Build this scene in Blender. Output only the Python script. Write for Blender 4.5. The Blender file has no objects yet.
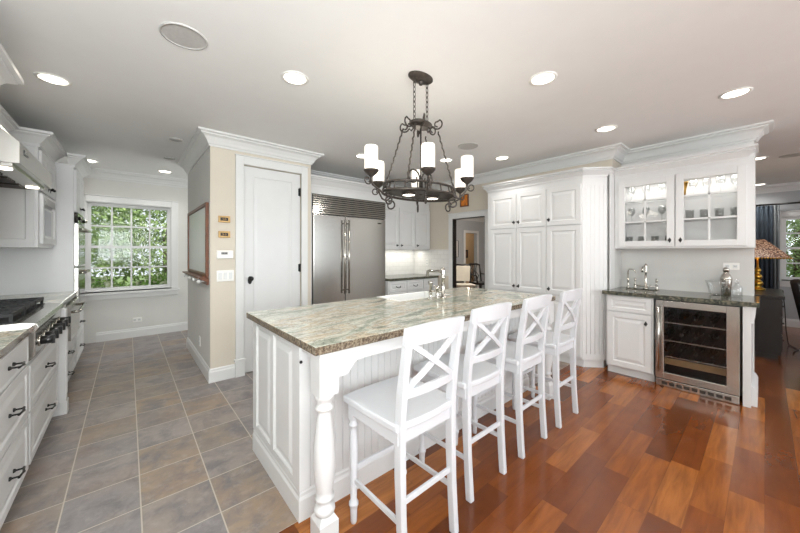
import bpy, bmesh, math, random
from mathutils import Vector, Matrix
R = math.radians
random.seed(7)
scn = bpy.context.scene
col = scn.collection

# ---------------------------------------------------------------- camera
cam = bpy.data.cameras.new('camera'); cam_ob = bpy.data.objects.new('camera', cam); col.objects.link(cam_ob)
cam_ob.location = (0, 0, 1.35)
cam_ob.rotation_euler = (R(90), 0, R(-40.80))
cam.sensor_width = 36; cam.lens = 36 * 315.1 / 800
cam.shift_y = -15.0 / 800
cam.clip_start = .05
scn.camera = cam_ob

# ---------------------------------------------------------------- world, sun, exposure
wd = bpy.data.worlds.new('sky'); scn.world = wd; wd.use_nodes = True
wn = wd.node_tree.nodes; wl = wd.node_tree.links
wn['Background'].inputs[0].default_value = (.88, .94, 1.0, 1)
wn['Background'].inputs[1].default_value = 1.2
sun = bpy.data.lights.new('sun', 'SUN'); sun.energy = 5.0; sun.angle = R(2); sun.color = (1, .96, .88)
sun_ob = bpy.data.objects.new('sun', sun); col.objects.link(sun_ob); sun_ob.rotation_euler = (R(38), R(12), 0)

def area(name, loc, target, sx, sy, power, color=(1, 1, 1), spread=None):
    l = bpy.data.lights.new(name, 'AREA'); l.shape = 'RECTANGLE'; l.size = sx; l.size_y = sy
    l.energy = power; l.color = color
    o = bpy.data.objects.new(name, l); col.objects.link(o); o.location = loc
    o.rotation_euler = (Vector(target) - Vector(loc)).to_track_quat('-Z', 'Y').to_euler()
    return o
area('bounce_flash', (-.5, -.6, 1.6), (-.2, 1.8, 3.5), 1.1, 1.1, 78, (.90, .97, 1))
area('window_daylight', (2.6, -2.8, 1.5), (2.6, 2.0, 1.1), 4.0, 2.0, 20, (.92, .97, 1))

area('left_run_fill', (3.4, -2.7, 1.5), (-.6, 3.6, 1.0), 2.4, 1.8, 40, (.93, .97, 1))  # added fill from behind the camera, brightens the left-hand cabinets
area('rear_soft_fill', (-.2, -2.8, 1.7), (.4, 4.0, 1.4), 1.6, 1.6, 70, (.95, .98, 1))  # added soft fill behind the camera, lifts the left run and closet side
area('passage_fill', (2.85, 5.95, 1.35), (-.6, 5.6, 1.8), .9, 1.5, 24, (.95, .98, 1))  # unseen fill light added behind the closet block to brighten the hall

vs = scn.view_settings
scn.display_settings.display_device = 'sRGB'
vs.view_transform = 'Standard'; vs.look = 'None'; vs.gamma = 1; vs.use_curve_mapping = False
vs.exposure = .06

# ---------------------------------------------------------------- materials
def lin(c):
    return tuple(((v / 255) / 12.92 if v / 255 <= .04045 else ((v / 255 + .055) / 1.055) ** 2.4) for v in c) + (1,)

class NT:
    """small helper round a material's node tree"""
    def __init__(s, name):
        s.mat = bpy.data.materials.new(name); s.mat.use_nodes = True
        s.t = s.mat.node_tree; s.n = s.t.nodes; s.l = s.t.links
        s.p = s.n['Principled BSDF']; s.out = s.n['Material Output']
    def new(s, t, **kw):
        n = s.n.new(t)
        for k, v in kw.items(): setattr(n, k, v)
        return n
    def put(s, sock, v):
        if isinstance(v, bpy.types.NodeSocket): s.l.new(v, sock)
        else: sock.default_value = v
    def math(s, op, a, b=0.0, c=None):
        n = s.new('ShaderNodeMath', operation=op)
        s.put(n.inputs[0], a); s.put(n.inputs[1], b)
        if c is not None: s.put(n.inputs[2], c)
        return n.outputs[0]
    def pos(s):
        g = s.new('ShaderNodeNewGeometry'); x = s.new('ShaderNodeSeparateXYZ'); s.l.new(g.outputs['Position'], x.inputs[0])
        return x.outputs
    def objco(s):
        return s.new('ShaderNodeTexCoord').outputs['Object']
    def xyz(s, x, y, z=0.0):
        n = s.new('ShaderNodeCombineXYZ')
        for k, v in enumerate((x, y, z)): s.put(n.inputs[k], v)
        return n.outputs[0]
    def noise(s, vec, scale, detail=3, rough=.55, dist=0.0):
        n = s.new('ShaderNodeTexNoise'); s.put(n.inputs['Vector'], vec)
        n.inputs['Scale'].default_value = scale; n.inputs['Detail'].default_value = detail
        n.inputs['Roughness'].default_value = rough; n.inputs['Distortion'].default_value = dist
        return n.outputs[0]
    def white(s, vec):
        n = s.new('ShaderNodeTexWhiteNoise', noise_dimensions='3D'); s.put(n.inputs['Vector'], vec); return n.outputs[0]
    def ramp(s, f, stops):
        n = s.new('ShaderNodeValToRGB'); s.put(n.inputs[0], f); e = n.color_ramp.elements
        while len(e) < len(stops): e.new(.5)
        for k, (p, c) in enumerate(stops): e[k].position = p; e[k].color = c
        return n.outputs[0]
    def mix(s, f, a, b, mode='MIX'):
        n = s.new('ShaderNodeMix', data_type='RGBA', blend_type=mode)
        s.put(n.inputs[0], f); s.put(n.inputs[6], a); s.put(n.inputs[7], b); return n.outputs[2]
    def vmul(s, v, k):
        n = s.new('ShaderNodeVectorMath', operation='MULTIPLY'); s.put(n.inputs[0], v); n.inputs[1].default_value = k; return n.outputs[0]
    def bump(s, h, strength, dist):
        n = s.new('ShaderNodeBump'); n.inputs['Strength'].default_value = strength; n.inputs['Distance'].default_value = dist
        s.put(n.inputs['Height'], h); s.l.new(n.outputs[0], s.p.inputs['Normal'])

def plain(name, rgb, rough=.5, metal=0.0, var=.03, scale=6, coat=0.0):
    t = NT(name); c = lin(rgb)
    n = t.noise(t.objco(), scale, 2)
    lo = tuple(v * (1 - var) for v in c[:3]) + (1,); hi = tuple(min(1, v * (1 + var)) for v in c[:3]) + (1,)
    t.put(t.p.inputs['Base Color'], t.ramp(n, [(.3, lo), (.7, hi)]))
    t.p.inputs['Roughness'].default_value = rough; t.p.inputs['Metallic'].default_value = metal
    if coat: t.p.inputs['Coat Weight'].default_value = coat
    return t.mat

def emit(name, rgb, strength):
    t = NT(name); t.p.inputs['Base Color'].default_value = lin(rgb)
    t.p.inputs['Emission Color'].default_value = lin(rgb); t.p.inputs['Emission Strength'].default_value = strength
    return t.mat

def thin_glass(name, tint=(1, 1, 1), refl=.10, rough=.02, edge=.45):
    t = NT(name)
    tr = t.new('ShaderNodeBsdfTransparent'); tr.inputs[0].default_value = tint + (1,)
    gl = t.new('ShaderNodeBsdfGlossy'); gl.inputs['Roughness'].default_value = rough
    lw = t.new('ShaderNodeLayerWeight'); lw.inputs[0].default_value = .25
    f = t.math('MULTIPLY_ADD', lw.outputs['Facing'], edge, refl)
    m = t.new('ShaderNodeMixShader'); t.put(m.inputs[0], f); t.l.new(tr.outputs[0], m.inputs[1]); t.l.new(gl.outputs[0], m.inputs[2])
    t.l.new(m.outputs[0], t.out.inputs[0])
    return t.mat

def wood_floor():
    t = NT('cherry_plank_floor'); x, y, z = t.pos()
    yy = t.math('DIVIDE', y, .132); row = t.math('FLOOR', yy)
    rr = t.white(t.xyz(row, 3.7))
    xx = t.math('MULTIPLY_ADD', rr, 9.0, t.math('DIVIDE', x, .62)); cl = t.math('FLOOR', xx)
    idn = t.white(t.xyz(row, cl, 1.3))
    gr = t.noise(t.xyz(t.math('MULTIPLY_ADD', idn, 40.0, t.math('MULTIPLY', x, 1.3)), t.math('MULTIPLY', y, 12.0)), 2.2, 5, .6, .4)
    blot = t.noise(t.xyz(t.math('MULTIPLY_ADD', idn, 21.0, x), t.math('MULTIPLY', y, 1.8)), 5, 3)
    base = t.ramp(idn, [(0, lin((70, 30, 9))), (.3, lin((98, 46, 14))), (.6, lin((122, 62, 20))), (.85, lin((148, 84, 31))), (1, lin((184, 116, 54)))])
    c = t.mix(t.ramp(gr, [(.35, (0, 0, 0, 1)), (.75, (.7, .7, .7, 1))]), base, lin((74, 32, 10)))
    c = t.mix(t.math('MULTIPLY', blot, .3), c, lin((168, 96, 38)))
    fy = t.math('FRACT', yy); fx = t.math('FRACT', xx)
    gy = t.math('LESS_THAN', fy, .018); gx = t.math('LESS_THAN', fx, .003)
    g = t.math('MAXIMUM', gy, gx)
    c = t.mix(t.math('MULTIPLY', g, .4), c, lin((60, 26, 10)))
    t.put(t.p.inputs['Base Color'], c)
    t.p.inputs['Roughness'].default_value = .2
    t.p.inputs['Coat Weight'].default_value = .15; t.p.inputs['Coat Roughness'].default_value = .12; t.p.inputs['Specular IOR Level'].default_value = .4
    t.bump(t.math('SUBTRACT', 1.0, g), .08, .0004)
    return t.mat

def slate_tile():
    t = NT('slate_tile_floor'); x, y, z = t.pos(); P = .313
    ux = t.math('DIVIDE', t.math('SUBTRACT', x, .052 - P * 10), P); uy = t.math('DIVIDE', t.math('SUBTRACT', y, 1.527), P)
    idn = t.white(t.xyz(t.math('FLOOR', ux), t.math('FLOOR', uy), .5))
    fx = t.math('FRACT', ux); fy = t.math('FRACT', uy)
    dx = t.math('MINIMUM', fx, t.math('SUBTRACT', 1.0, fx)); dy = t.math('MINIMUM', fy, t.math('SUBTRACT', 1.0, fy))
    g = t.math('LESS_THAN', t.math('MINIMUM', dx, dy), .010)
    off = t.xyz(t.math('MULTIPLY_ADD', idn, 30.0, x), y)
    n1 = t.noise(off, 5.5, 6, .65, .5); n2 = t.noise(off, 15, 6, .7); n3 = t.noise(off, 2.2, 2)
    base = t.ramp(idn, [(0, lin((134, 128, 127))), (.4, lin((148, 139, 134))), (.75, lin((140, 127, 115))), (1, lin((152, 132, 112)))])
    c = t.mix(t.ramp(n1, [(.42, (0, 0, 0, 1)), (.66, (1, 1, 1, 1))]), base, lin((112, 107, 108)))
    c = t.mix(t.math('MULTIPLY', t.ramp(n3, [(.55, (0, 0, 0, 1)), (.8, (1, 1, 1, 1))]), .45), c, lin((158, 128, 100)))
    c = t.mix(t.math('MULTIPLY', t.ramp(n2, [(.5, (0, 0, 0, 1)), (.7, (1, 1, 1, 1))]), .3), c, lin((180, 174, 168)))
    c = t.mix(g, c, lin((182, 172, 158)))
    t.put(t.p.inputs['Base Color'], c)
    t.put(t.p.inputs['Roughness'], t.math('MULTIPLY_ADD', n2, .25, .3))
    t.bump(t.math('SUBTRACT', t.math('MULTIPLY', t.math('ADD', n1, n2), .4), g), .35, .004)
    return t.mat

def granite():
    t = NT('grey_green_granite'); g = t.new('ShaderNodeNewGeometry'); P = g.outputs['Position']
    v = t.vmul(P, (1.0, 2.6, 2.6))
    n1 = t.noise(v, 1.5, 7, .62, 2.0); n2 = t.noise(t.vmul(P, (1.0, 4.5, 3.0)), 3.6, 6, .65, 2.2); n3 = t.noise(P, 90, 3, .7); n4 = t.noise(P, 26, 4, .7)
    c = t.ramp(n1, [(.34, lin((122, 130, 116))), (.43, lin((180, 186, 170))), (.5, lin((222, 220, 206))), (.56, lin((208, 190, 162))), (.61, lin((216, 212, 198))), (.68, lin((140, 142, 128)))])
    vein = t.ramp(n2, [(.44, (0, 0, 0, 1)), (.49, (1, 1, 1, 1)), (.51, (1, 1, 1, 1)), (.56, (0, 0, 0, 1))])
    c = t.mix(t.math('MULTIPLY', vein, .6), c, lin((118, 122, 108)))
    c = t.mix(t.ramp(n4, [(.55, (0, 0, 0, 1)), (.70, (.7, .7, .7, 1))]), c, lin((206, 202, 190)))
    c = t.mix(t.ramp(n3, [(.56, (0, 0, 0, 1)), (.66, (.8, .8, .8, 1))]), c, lin((84, 76, 64)))
    # the sawn edge of the slab shows the coarse dark grain
    sx = t.new('ShaderNodeSeparateXYZ'); t.l.new(g.outputs['Normal'], sx.inputs[0])
    side = t.math('LESS_THAN', t.math('ABSOLUTE', sx.outputs[2]), .6)
    ce = t.ramp(t.noise(P, 70, 4, .7), [(.36, lin((54, 46, 38))), (.5, lin((112, 98, 82))), (.62, lin((156, 146, 126))), (.72, lin((88, 80, 66)))])
    c = t.mix(side, c, ce)
    t.put(t.p.inputs['Base Color'], c); t.p.inputs['Roughness'].default_value = .12
    return t.mat

def dark_granite():
    t = NT('dark_green_granite'); g = t.new('ShaderNodeNewGeometry'); P = g.outputs['Position']
    c = t.ramp(t.noise(P, 45, 5, .7), [(.35, lin((30, 32, 28))), (.5, lin((78, 80, 70))), (.6, lin((122, 116, 98))), (.72, lin((52, 54, 46)))])
    t.put(t.p.inputs['Base Color'], c); t.p.inputs['Roughness'].default_value = .12
    return t.mat

def steel(name, rgb=(190, 187, 181), rough=.22, stretch=(1, 1, 12)):
    t = NT(name); n = t.noise(t.vmul(t.objco(), stretch), 8, 3)
    c = lin(rgb)
    t.put(t.p.inputs['Base Color'], t.ramp(n, [(.3, tuple(v * .96 for v in c[:3]) + (1,)), (.7, c)]))
    t.p.inputs['Metallic'].default_value = 1
    t.put(t.p.inputs['Roughness'], t.math('MULTIPLY_ADD', n, .04, rough - .02))
    return t.mat

def subway():
    t = NT('white_subway_tile'); x, y, z = t.pos()
    u = t.math('ADD', x, y); b = t.new('ShaderNodeTexBrick')
    t.put(b.inputs['Vector'], t.xyz(u, z)); b.inputs['Scale'].default_value = 1
    b.inputs['Brick Width'].default_value = .152; b.inputs['Row Height'].default_value = .076; b.inputs['Mortar Size'].default_value = .002
    b.inputs['Color1'].default_value = lin((226, 225, 221)); b.inputs['Color2'].default_value = lin((220, 219, 215)); b.inputs['Mortar'].default_value = lin((196, 195, 190))
    t.l.new(b.outputs[0], t.p.inputs['Base Color']); t.p.inputs['Roughness'].default_value = .18
    return t.mat

def leaf_mat(name, a, b, c):
    t = NT(name)
    n = t.noise(t.objco(), 9, 2); w = t.white(t.vmul(t.objco(), (7.0, 7.0, 7.0)))
    t.put(t.p.inputs['Base Color'], t.ramp(n, [(.3, lin(a)), (.5, lin(b)), (.68, lin(c))])); t.p.inputs['Roughness'].default_value = .6
    t.p.inputs['Subsurface Weight'].default_value = 0
    return t.mat

M = dict(
    white=plain('white_cabinet_paint', (216, 216, 215), .34, var=.012),
    trim=plain('white_trim_paint', (218, 218, 216), .38, var=.012),
    stool=plain('white_lacquer', (208, 209, 212), .3, var=.012),
    ceil=plain('ceiling_paint', (230, 230, 228), .85, var=.01),
    grey=plain('cool_lit_wall_paint', (216, 215, 210), .8, var=.012),  # cooler copy of the beige paint, with the lighting difference put into its colour
    beige=plain('beige_wall_paint', (208, 199, 184), .8, var=.012),
    living=plain('living_wall_paint', (176, 178, 180), .8, var=.012),
    hall=plain('tan_wall_paint', (190, 160, 124), .8, var=.02),
    iron=plain('wrought_iron', (52, 46, 42), .5, .6, var=.2, scale=30),
    bronze=plain('antique_bronze', (70, 64, 59), .42, .6, var=.25, scale=40),
    black=plain('black_iron', (26, 25, 25), .4, .3, var=.1),
    cast=plain('black_cast_iron', (24, 24, 25), .55, .1, var=.2),
    knobs=plain('black_plastic', (18, 18, 19), .3, 0, var=.1),
    steel=steel('brushed_stainless'), steelh=steel('brushed_stainless_across', stretch=(12, 12, 1)),
    chrome=plain('polished_nickel', (196, 192, 184), .14, 1.0, var=.04),
    darkglass=plain('dark_glass', (14, 14, 16), .06, 0, var=.1),
    gold=plain('gilt_metal', (190, 146, 60), .28, 1.0, var=.12, scale=20),
    sink=plain('white_fireclay', (238, 238, 234), .12, var=.01),
    brown=plain('brown_walnut', (108, 62, 34), .38, var=.2, scale=14),
    dark=plain('ebonised_wood', (26, 20, 18), .32, var=.2, scale=12),
    leather=plain('dark_leather', (30, 25, 23), .38, var=.2, scale=24),
    cream=plain('cream_upholstery', (196, 190, 176), .8, var=.06),
    board=plain('white_board', (222, 224, 222), .25, var=.01),
    curtain=plain('slate_blue_curtain', (52, 62, 72), .85, var=.15, scale=10),
    brass=plain('aged_brass', (176, 146, 100), .42, .8, var=.15, scale=20),
    backsplash=plain('pale_backsplash_paint', (206, 205, 201), .4, var=.01),
    sheer=plain('grey_sheer_curtain', (120, 124, 126), .9, var=.08),
    plastic=plain('white_plastic', (236, 235, 230), .3, var=.01),
    grille=plain('speaker_mesh', (188, 187, 184), .7, var=.06, scale=60),
    lamp=emit('lamp_lens', (255, 246, 230), 7.0),
    shade=emit('alabaster_shade', (255, 247, 234), .72),
    glass=thin_glass('clear_window_glass', refl=.008),
    crystal=thin_glass('clear_glassware', (.98, .985, .985), .06, .03, .3),
    smoke=thin_glass('tinted_door_glass', (.82, .82, .83), .015),
    wood=wood_floor(), tile=slate_tile(), granite=granite(), dgranite=dark_granite(), subway=subway(),
    grass=leaf_mat('lawn', (60, 90, 34), (92, 120, 50), (128, 150, 74)),
    leafa=leaf_mat('tree_leaf', (84, 112, 58), (124, 152, 84), (170, 190, 128)),
    leafb=leaf_mat('shrub_leaf', (70, 108, 34), (112, 154, 56), (164, 196, 92)),
    petal=leaf_mat('pale_blossom', (196, 204, 150), (226, 228, 196), (242, 242, 222)),
    bark=plain('bark', (84, 68, 52), .9, var=.3, scale=20),
    label=plain('wine_label', (150, 120, 90), .6), bottle=plain('dark_bottle', (16, 22, 18), .1, var=.1),
    shelfwood=plain('beech_shelf_front', (168, 132, 88), .5, var=.1, scale=12),
    art=plain('amber_print', (206, 122, 40), .6, var=.5, scale=14),
    print=plain('pale_print', (206, 202, 196), .6, var=.12, scale=8),
)
def lampshade_mat():
    t = NT('beaded_shade'); n = t.new('ShaderNodeTexVoronoi'); t.put(n.inputs['Vector'], t.objco()); n.inputs['Scale'].default_value = 60
    t.put(t.p.inputs['Base Color'], t.ramp(n.outputs['Distance'], [(.2, lin((220, 190, 160))), (.5, lin((150, 100, 70))), (.8, lin((70, 44, 30)))]))
    t.p.inputs['Roughness'].default_value = .3
    return t.mat
M['beads'] = lampshade_mat()

# ---------------------------------------------------------------- mesh helpers
class MB:
    def __init__(s): s.v = []; s.f = []; s.mi = []; s.sm = []; s.X = Matrix()
    def at(s, loc=(0, 0, 0), rz=0.0, rx=0.0, ry=0.0):
        s.X = Matrix.Translation(loc) @ Matrix.Rotation(rz, 4, 'Z') @ Matrix.Rotation(ry, 4, 'Y') @ Matrix.Rotation(rx, 4, 'X'); return s
    def add(s, vs_, fs, mi=0, smooth=False):
        b = len(s.v); s.v += [tuple(s.X @ Vector(p)) for p in vs_]
        for f in fs: s.f.append(tuple(b + i for i in f)); s.mi.append(mi); s.sm.append(smooth)
        return s
    def box(s, x0, x1, y0, y1, z0, z1, mi=0):
        return s.add([(x0, y0, z0), (x1, y0, z0), (x1, y1, z0), (x0, y1, z0), (x0, y0, z1), (x1, y0, z1), (x1, y1, z1), (x0, y1, z1)],
                     [(3, 2, 1, 0), (4, 5, 6, 7), (0, 1, 5, 4), (1, 2, 6, 5), (2, 3, 7, 6), (3, 0, 4, 7)], mi)
    def hexa(s, bot, top, mi=0):
        return s.add(list(bot) + list(top), [(3, 2, 1, 0), (4, 5, 6, 7), (0, 1, 5, 4), (1, 2, 6, 5), (2, 3, 7, 6), (3, 0, 4, 7)], mi)
    def prism(s, poly, z0, z1, mi=0):
        n = len(poly)
        return s.add([(x, y, z0) for x, y in poly] + [(x, y, z1) for x, y in poly],
                     [tuple(range(n - 1, -1, -1)), tuple(range(n, 2 * n))] + [(i, (i + 1) % n, n + (i + 1) % n, n + i) for i in range(n)], mi)
    def prism_xz(s, poly, y0, y1, mi=0):      # polygon in x,z pushed along y
        n = len(poly)
        return s.add([(x, y0, z) for x, z in poly] + [(x, y1, z) for x, z in poly],
                     [tuple(range(n)), tuple(range(2 * n - 1, n - 1, -1))] + [((i + 1) % n, i, n + i, n + (i + 1) % n) for i in range(n)], mi)
    def prism_yz(s, poly, x0, x1, mi=0):
        n = len(poly)
        return s.add([(x0, y, z) for y, z in poly] + [(x1, y, z) for y, z in poly],
                     [tuple(range(n - 1, -1, -1)), tuple(range(n, 2 * n))] + [(i, (i + 1) % n, n + (i + 1) % n, n + i) for i in range(n)], mi)
    def lathe(s, prof, c=(0, 0, 0), n=20, mi=0, smooth=True, caps=True):
        vs_ = []; fs = []
        for r, z in prof:
            for k in range(n):
                a = 2 * math.pi * k / n; vs_.append((c[0] + r * math.cos(a), c[1] + r * math.sin(a), c[2] + z))
        for i in range(len(prof) - 1):
            for k in range(n):
                k2 = (k + 1) % n; fs.append((i * n + k, i * n + k2, (i + 1) * n + k2, (i + 1) * n + k))
        s.add(vs_, fs, mi, smooth)
        if caps:
            b = len(s.v) - len(vs_)
            if prof[0][0] > 1e-4: s.f.append(tuple(b + k for k in range(n - 1, -1, -1))); s.mi.append(mi); s.sm.append(False)
            if prof[-1][0] > 1e-4: s.f.append(tuple(b + (len(prof) - 1) * n + k for k in range(n))); s.mi.append(mi); s.sm.append(False)
        return s
    def tube(s, path, r, n=8, mi=0, closed=False):
        P = [Vector(p) for p in path]; L = len(P); rs = r if isinstance(r, (list, tuple)) else [r] * L
        vs_ = []; up = None
        for i in range(L):
            a = P[(i - 1) % L] if (i > 0 or closed) else P[0]; b = P[(i + 1) % L] if (i < L - 1 or closed) else P[-1]
            d = (b - a).normalized()
            if up is None: up = d.orthogonal().normalized()
            else:
                up = up - d * up.dot(d); up = up.normalized() if up.length > 1e-6 else d.orthogonal().normalized()
            w = d.cross(up)
            for k in range(n):
                t = 2 * math.pi * k / n; vs_.append(tuple(P[i] + (up * math.cos(t) + w * math.sin(t)) * rs[i]))
        fs = []
        for i in range(L if closed else L - 1):
            j = (i + 1) % L
            for k in range(n): fs.append((i * n + k, i * n + (k + 1) % n, j * n + (k + 1) % n, j * n + k))
        s.add(vs_, fs, mi, True)
        if not closed:
            b = len(s.v) - len(vs_)
            s.f.append(tuple(b + k for k in range(n - 1, -1, -1))); s.mi.append(mi); s.sm.append(False)
            s.f.append(tuple(b + (L - 1) * n + k for k in range(n))); s.mi.append(mi); s.sm.append(False)
        return s
    def cyl(s, a, b, r, n=14, mi=0): return s.tube([a, b], r, n, mi)
    def bar(s, a, b, w, h, mi=0, up=(0, 0, 1)):
        a = Vector(a); b = Vector(b); d = (b - a).normalized(); u = Vector(up); sx = d.cross(u).normalized() * w / 2; uz = sx.cross(d).normalized() * h / 2
        q = [a - sx - uz, a + sx - uz, a + sx + uz, a - sx + uz]; p = [v + (b - a) for v in q]
        return s.add([tuple(v) for v in q + p], [(3, 2, 1, 0), (4, 5, 6, 7), (0, 1, 5, 4), (1, 2, 6, 5), (2, 3, 7, 6), (3, 0, 4, 7)][::1], mi)
    def ball(s, c, r, n=12, mi=0, sq=1.0):
        pr = [(r * math.sin(math.pi * k / 8), -r * sq * math.cos(math.pi * k / 8)) for k in range(9)]
        pr[0] = (1e-5, -r * sq); pr[-1] = (1e-5, r * sq)
        return s.lathe(pr, c, n, mi, True, False)
    def panel(s, x0, x1, z0, z1, y, prof, t=.02, mi=0):
        """board facing -Y, its back at y, its face t proud; prof = rings of (inset, depth below the face)"""
        rings = [(0.0, t)] + list(prof); vs_ = []
        for ins, dep in rings:
            yy = y - t + dep
            vs_ += [(x0 + ins, yy, z0 + ins), (x1 - ins, yy, z0 + ins), (x1 - ins, yy, z1 - ins), (x0 + ins, yy, z1 - ins)]
        fs = []
        for i in range(len(rings) - 1):
            for k in range(4): fs.append((4 * i + k, 4 * i + (k + 1) % 4, 4 * i + 4 + (k + 1) % 4, 4 * i + 4 + k))
        m = 4 * (len(rings) - 1); fs.append((m, m + 1, m + 2, m + 3)); fs.append((3, 2, 1, 0))
        return s.add(vs_, fs, mi)
    def frame(s, x0, x1, z0, z1, y0, y1, w, mi=0):
        s.box(x0, x0 + w, y0, y1, z0, z1, mi); s.box(x1 - w, x1, y0, y1, z0, z1, mi)
        s.box(x0 + w, x1 - w, y0, y1, z0, z0 + w, mi); s.box(x0 + w, x1 - w, y0, y1, z1 - w, z1, mi); return s
    def sweep(s, pts, prof, mi=0, closed=False):
        """profile (outward offset, z) carried along a plan path, mitred; outward is to the right of travel"""
        P = [Vector((p[0], p[1])) for p in pts]; L = len(P); vs_ = []; m = len(prof)
        def nrm(a, b): d = (b - a).normalized(); return Vector((d.y, -d.x))
        for i in range(L):
            n1 = nrm(P[i - 1], P[i]) if (i > 0 or closed) else None
            n2 = nrm(P[i], P[(i + 1) % L]) if (i < L - 1 or closed) else None
            if n1 is None: o = n2
            elif n2 is None: o = n1
            else: o = (n1 + n2) / (1 + n1.dot(n2))
            for d, z in prof: vs_.append((P[i].x + o.x * d, P[i].y + o.y * d, z))
        fs = []
        for i in range(L if closed else L - 1):
            j = (i + 1) % L
            for k in range(m): fs.append((i * m + k, j * m + k, j * m + (k + 1) % m, i * m + (k + 1) % m))
        if not closed: fs.append(tuple(range(m))); fs.append(tuple(range((L - 1) * m + m - 1, (L - 1) * m - 1, -1)))
        return s.add(vs_, fs, mi)
    def build(s, name, mats, parent=None, bevel=0.0, world=True, sub=0):
        if not isinstance(mats, (list, tuple)): mats = [mats]
        off = Vector()
        if parent and world:
            p = parent
            while p: off += p.location; p = p.parent
        me = bpy.data.meshes.new(name)
        me.from_pydata([tuple(Vector(v) - off) for v in s.v], [], s.f)
        for m in mats: me.materials.append(m)
        me.polygons.foreach_set('material_index', s.mi); me.polygons.foreach_set('use_smooth', s.sm)
        bm = bmesh.new(); bm.from_mesh(me); bmesh.ops.recalc_face_normals(bm, faces=bm.faces); bm.to_mesh(me); bm.free()
        me.update()
        o = bpy.data.objects.new(name, me); col.objects.link(o)
        if parent: o.parent = parent
        if bevel:
            b = o.modifiers.new('edge', 'BEVEL'); b.width = bevel; b.segments = 2; b.limit_method = 'ANGLE'; b.angle_limit = R(40)
        if sub:
            b = o.modifiers.new('smooth', 'SUBSURF'); b.levels = sub; b.render_levels = sub
        return o

def tag(o, label=None, cat=None, group=None, kind=None):
    if label: o['label'] = label
    if cat: o['category'] = cat
    if group: o['group'] = group
    if kind: o['kind'] = kind
    return o
def empty(name, loc=(0, 0, 0), rz=0.0, label=None, cat=None, group=None):
    o = bpy.data.objects.new(name, None); col.objects.link(o); o.location = loc; o.rotation_euler = (0, 0, rz); o.empty_display_size = .05
    return tag(o, label, cat, group)
def struct(o): o['kind'] = 'structure'; return o
def copy_tree(o, parent=None):
    c = o.copy(); col.objects.link(c); c.parent = parent
    for ch in list(o.children): copy_tree(ch, c)
    return c

FX, FMX, FMY = R(90), R(-90), 0.0        # a cabinet turned to face +X, -X, -Y (local x runs along its front)

# ================================================================ SETTING
H = 2.57
CROWN = [(0, H - .135), (.014, H - .135), (.014, H - .118), (.026, H - .108), (.036, H - .085), (.062, H - .05), (.094, H - .034), (.094, H - .022), (.122, H - .018), (.122, H), (0, H)]
BASE = [(0, 0), (.016, 0), (.016, .105), (.010, .118), (.010, .130), (.004, .142), (0, .142)]

m = MB(); m.prism([(-1.2, -3), (9.2, -3), (9.2, 1.527), (-1.2, 1.527)], -.1, 0); m.prism([(4.3, 1.527), (11.6, 1.527), (11.6, 9.2), (4.3, 9.2)], -.1, 0)
struct(m.build('floor', M['wood']))
struct(MB().prism([(-1.2, 1.527), (4.3, 1.527), (4.3, 6.6), (-1.2, 6.6)], -.1, 0).build('floor.001', M['tile']))
struct(MB().box(-1.2, 11.6, -3, 9.2, H, H + .12).build('ceiling', M['ceil']))
struct(MB().box(-1.2, -1.05, -3, 6.6, 0, H).build('wall_left', M['grey']))

# wall with the garden window
WX0, WX1, WZ0, WZ1, WY = -.47, .55, .75, 2.09, 6.5
m = MB(); m.box(-1.05, WX0, WY, WY + .15, 0, H); m.box(WX1, 3.0, WY, WY + .15, 0, H); m.box(WX0, WX1, WY, WY + .15, 0, WZ0); m.box(WX0, WX1, WY, WY + .15, WZ1, H)
struct(m.build('wall_window', M['grey']))
def window(name, x0, x1, z0, z1, yw, cols, rows, casing=.09, rz=0.0, org=(0, 0), depth=.15):
    """double-hung window facing -Y in its own frame"""
    root = empty(name, (org[0], org[1], 0), rz); struct(root)
    m = MB(); c = casing
    m.box(x0 - c, x0, yw - .022, yw, z0 - .02, z1 + c); m.box(x1, x1 + c, yw - .022, yw, z0 - .02, z1 + c); m.box(x0, x1, yw - .022, yw, z1, z1 + c)
    m.box(x0 - c - .005, x1 + c + .005, yw - .032, yw, z1 + c, z1 + c + .012)
    m.build('casing', M['trim'], root, .003, False)
    m = MB(); m.box(x0 - c - .02, x1 + c + .02, yw - .06, yw + .03, z0 - .05, z0 - .018); m.box(x0 - c, x1 + c, yw - .02, yw, z0 - .125, z0 - .05)
    m.build('sill', M['trim'], root, .004, False)
    m = MB(); m.box(x0, x0 + .012, yw, yw + depth, z0, z1); m.box(x1 - .012, x1, yw, yw + depth, z0, z1); m.box(x0, x1, yw, yw + depth, z1 - .012, z1); m.box(x0, x1, yw, yw + depth, z0 - .018, z0 + .01)
    m.build('jamb', M['trim'], root, 0, False)
    zm = (z0 + z1) / 2
    for a, b, yy in ((z0 + .01, zm + .02, yw + .05), (zm - .02, z1 - .012, yw + .09)):
        m = MB(); m.frame(x0 + .012, x1 - .012, a, b, yy, yy + .035, .04)
        ix0, ix1, iz0, iz1 = x0 + .052, x1 - .052, a + .04, b - .04
        for k in range(1, cols): xx = ix0 + (ix1 - ix0) * k / cols; m.box(xx - .011, xx + .011, yy + .006, yy + .03, iz0, iz1)
        for k in range(1, rows): zz = iz0 + (iz1 - iz0) * k / rows; m.box(ix0, ix1, yy + .006, yy + .03, zz - .011, zz + .011)
        sash = m.build('sash', M['trim'], root, 0, False)
        MB().box(ix0 - .01, ix1 + .01, yy + .016, yy + .020, iz0 - .01, iz1 + .01).build('pane', M['glass'], sash, 0, False)
    return root
window('window_1', WX0, WX1, WZ0, WZ1, WY, 4, 2)

struct(MB().box(-1.05, 9.0, -3.1, -3.0, 0, .85).build('rear_reflection_wall', M['grey']))  # unseen low wall, added so the lower reflections turn darker
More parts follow.
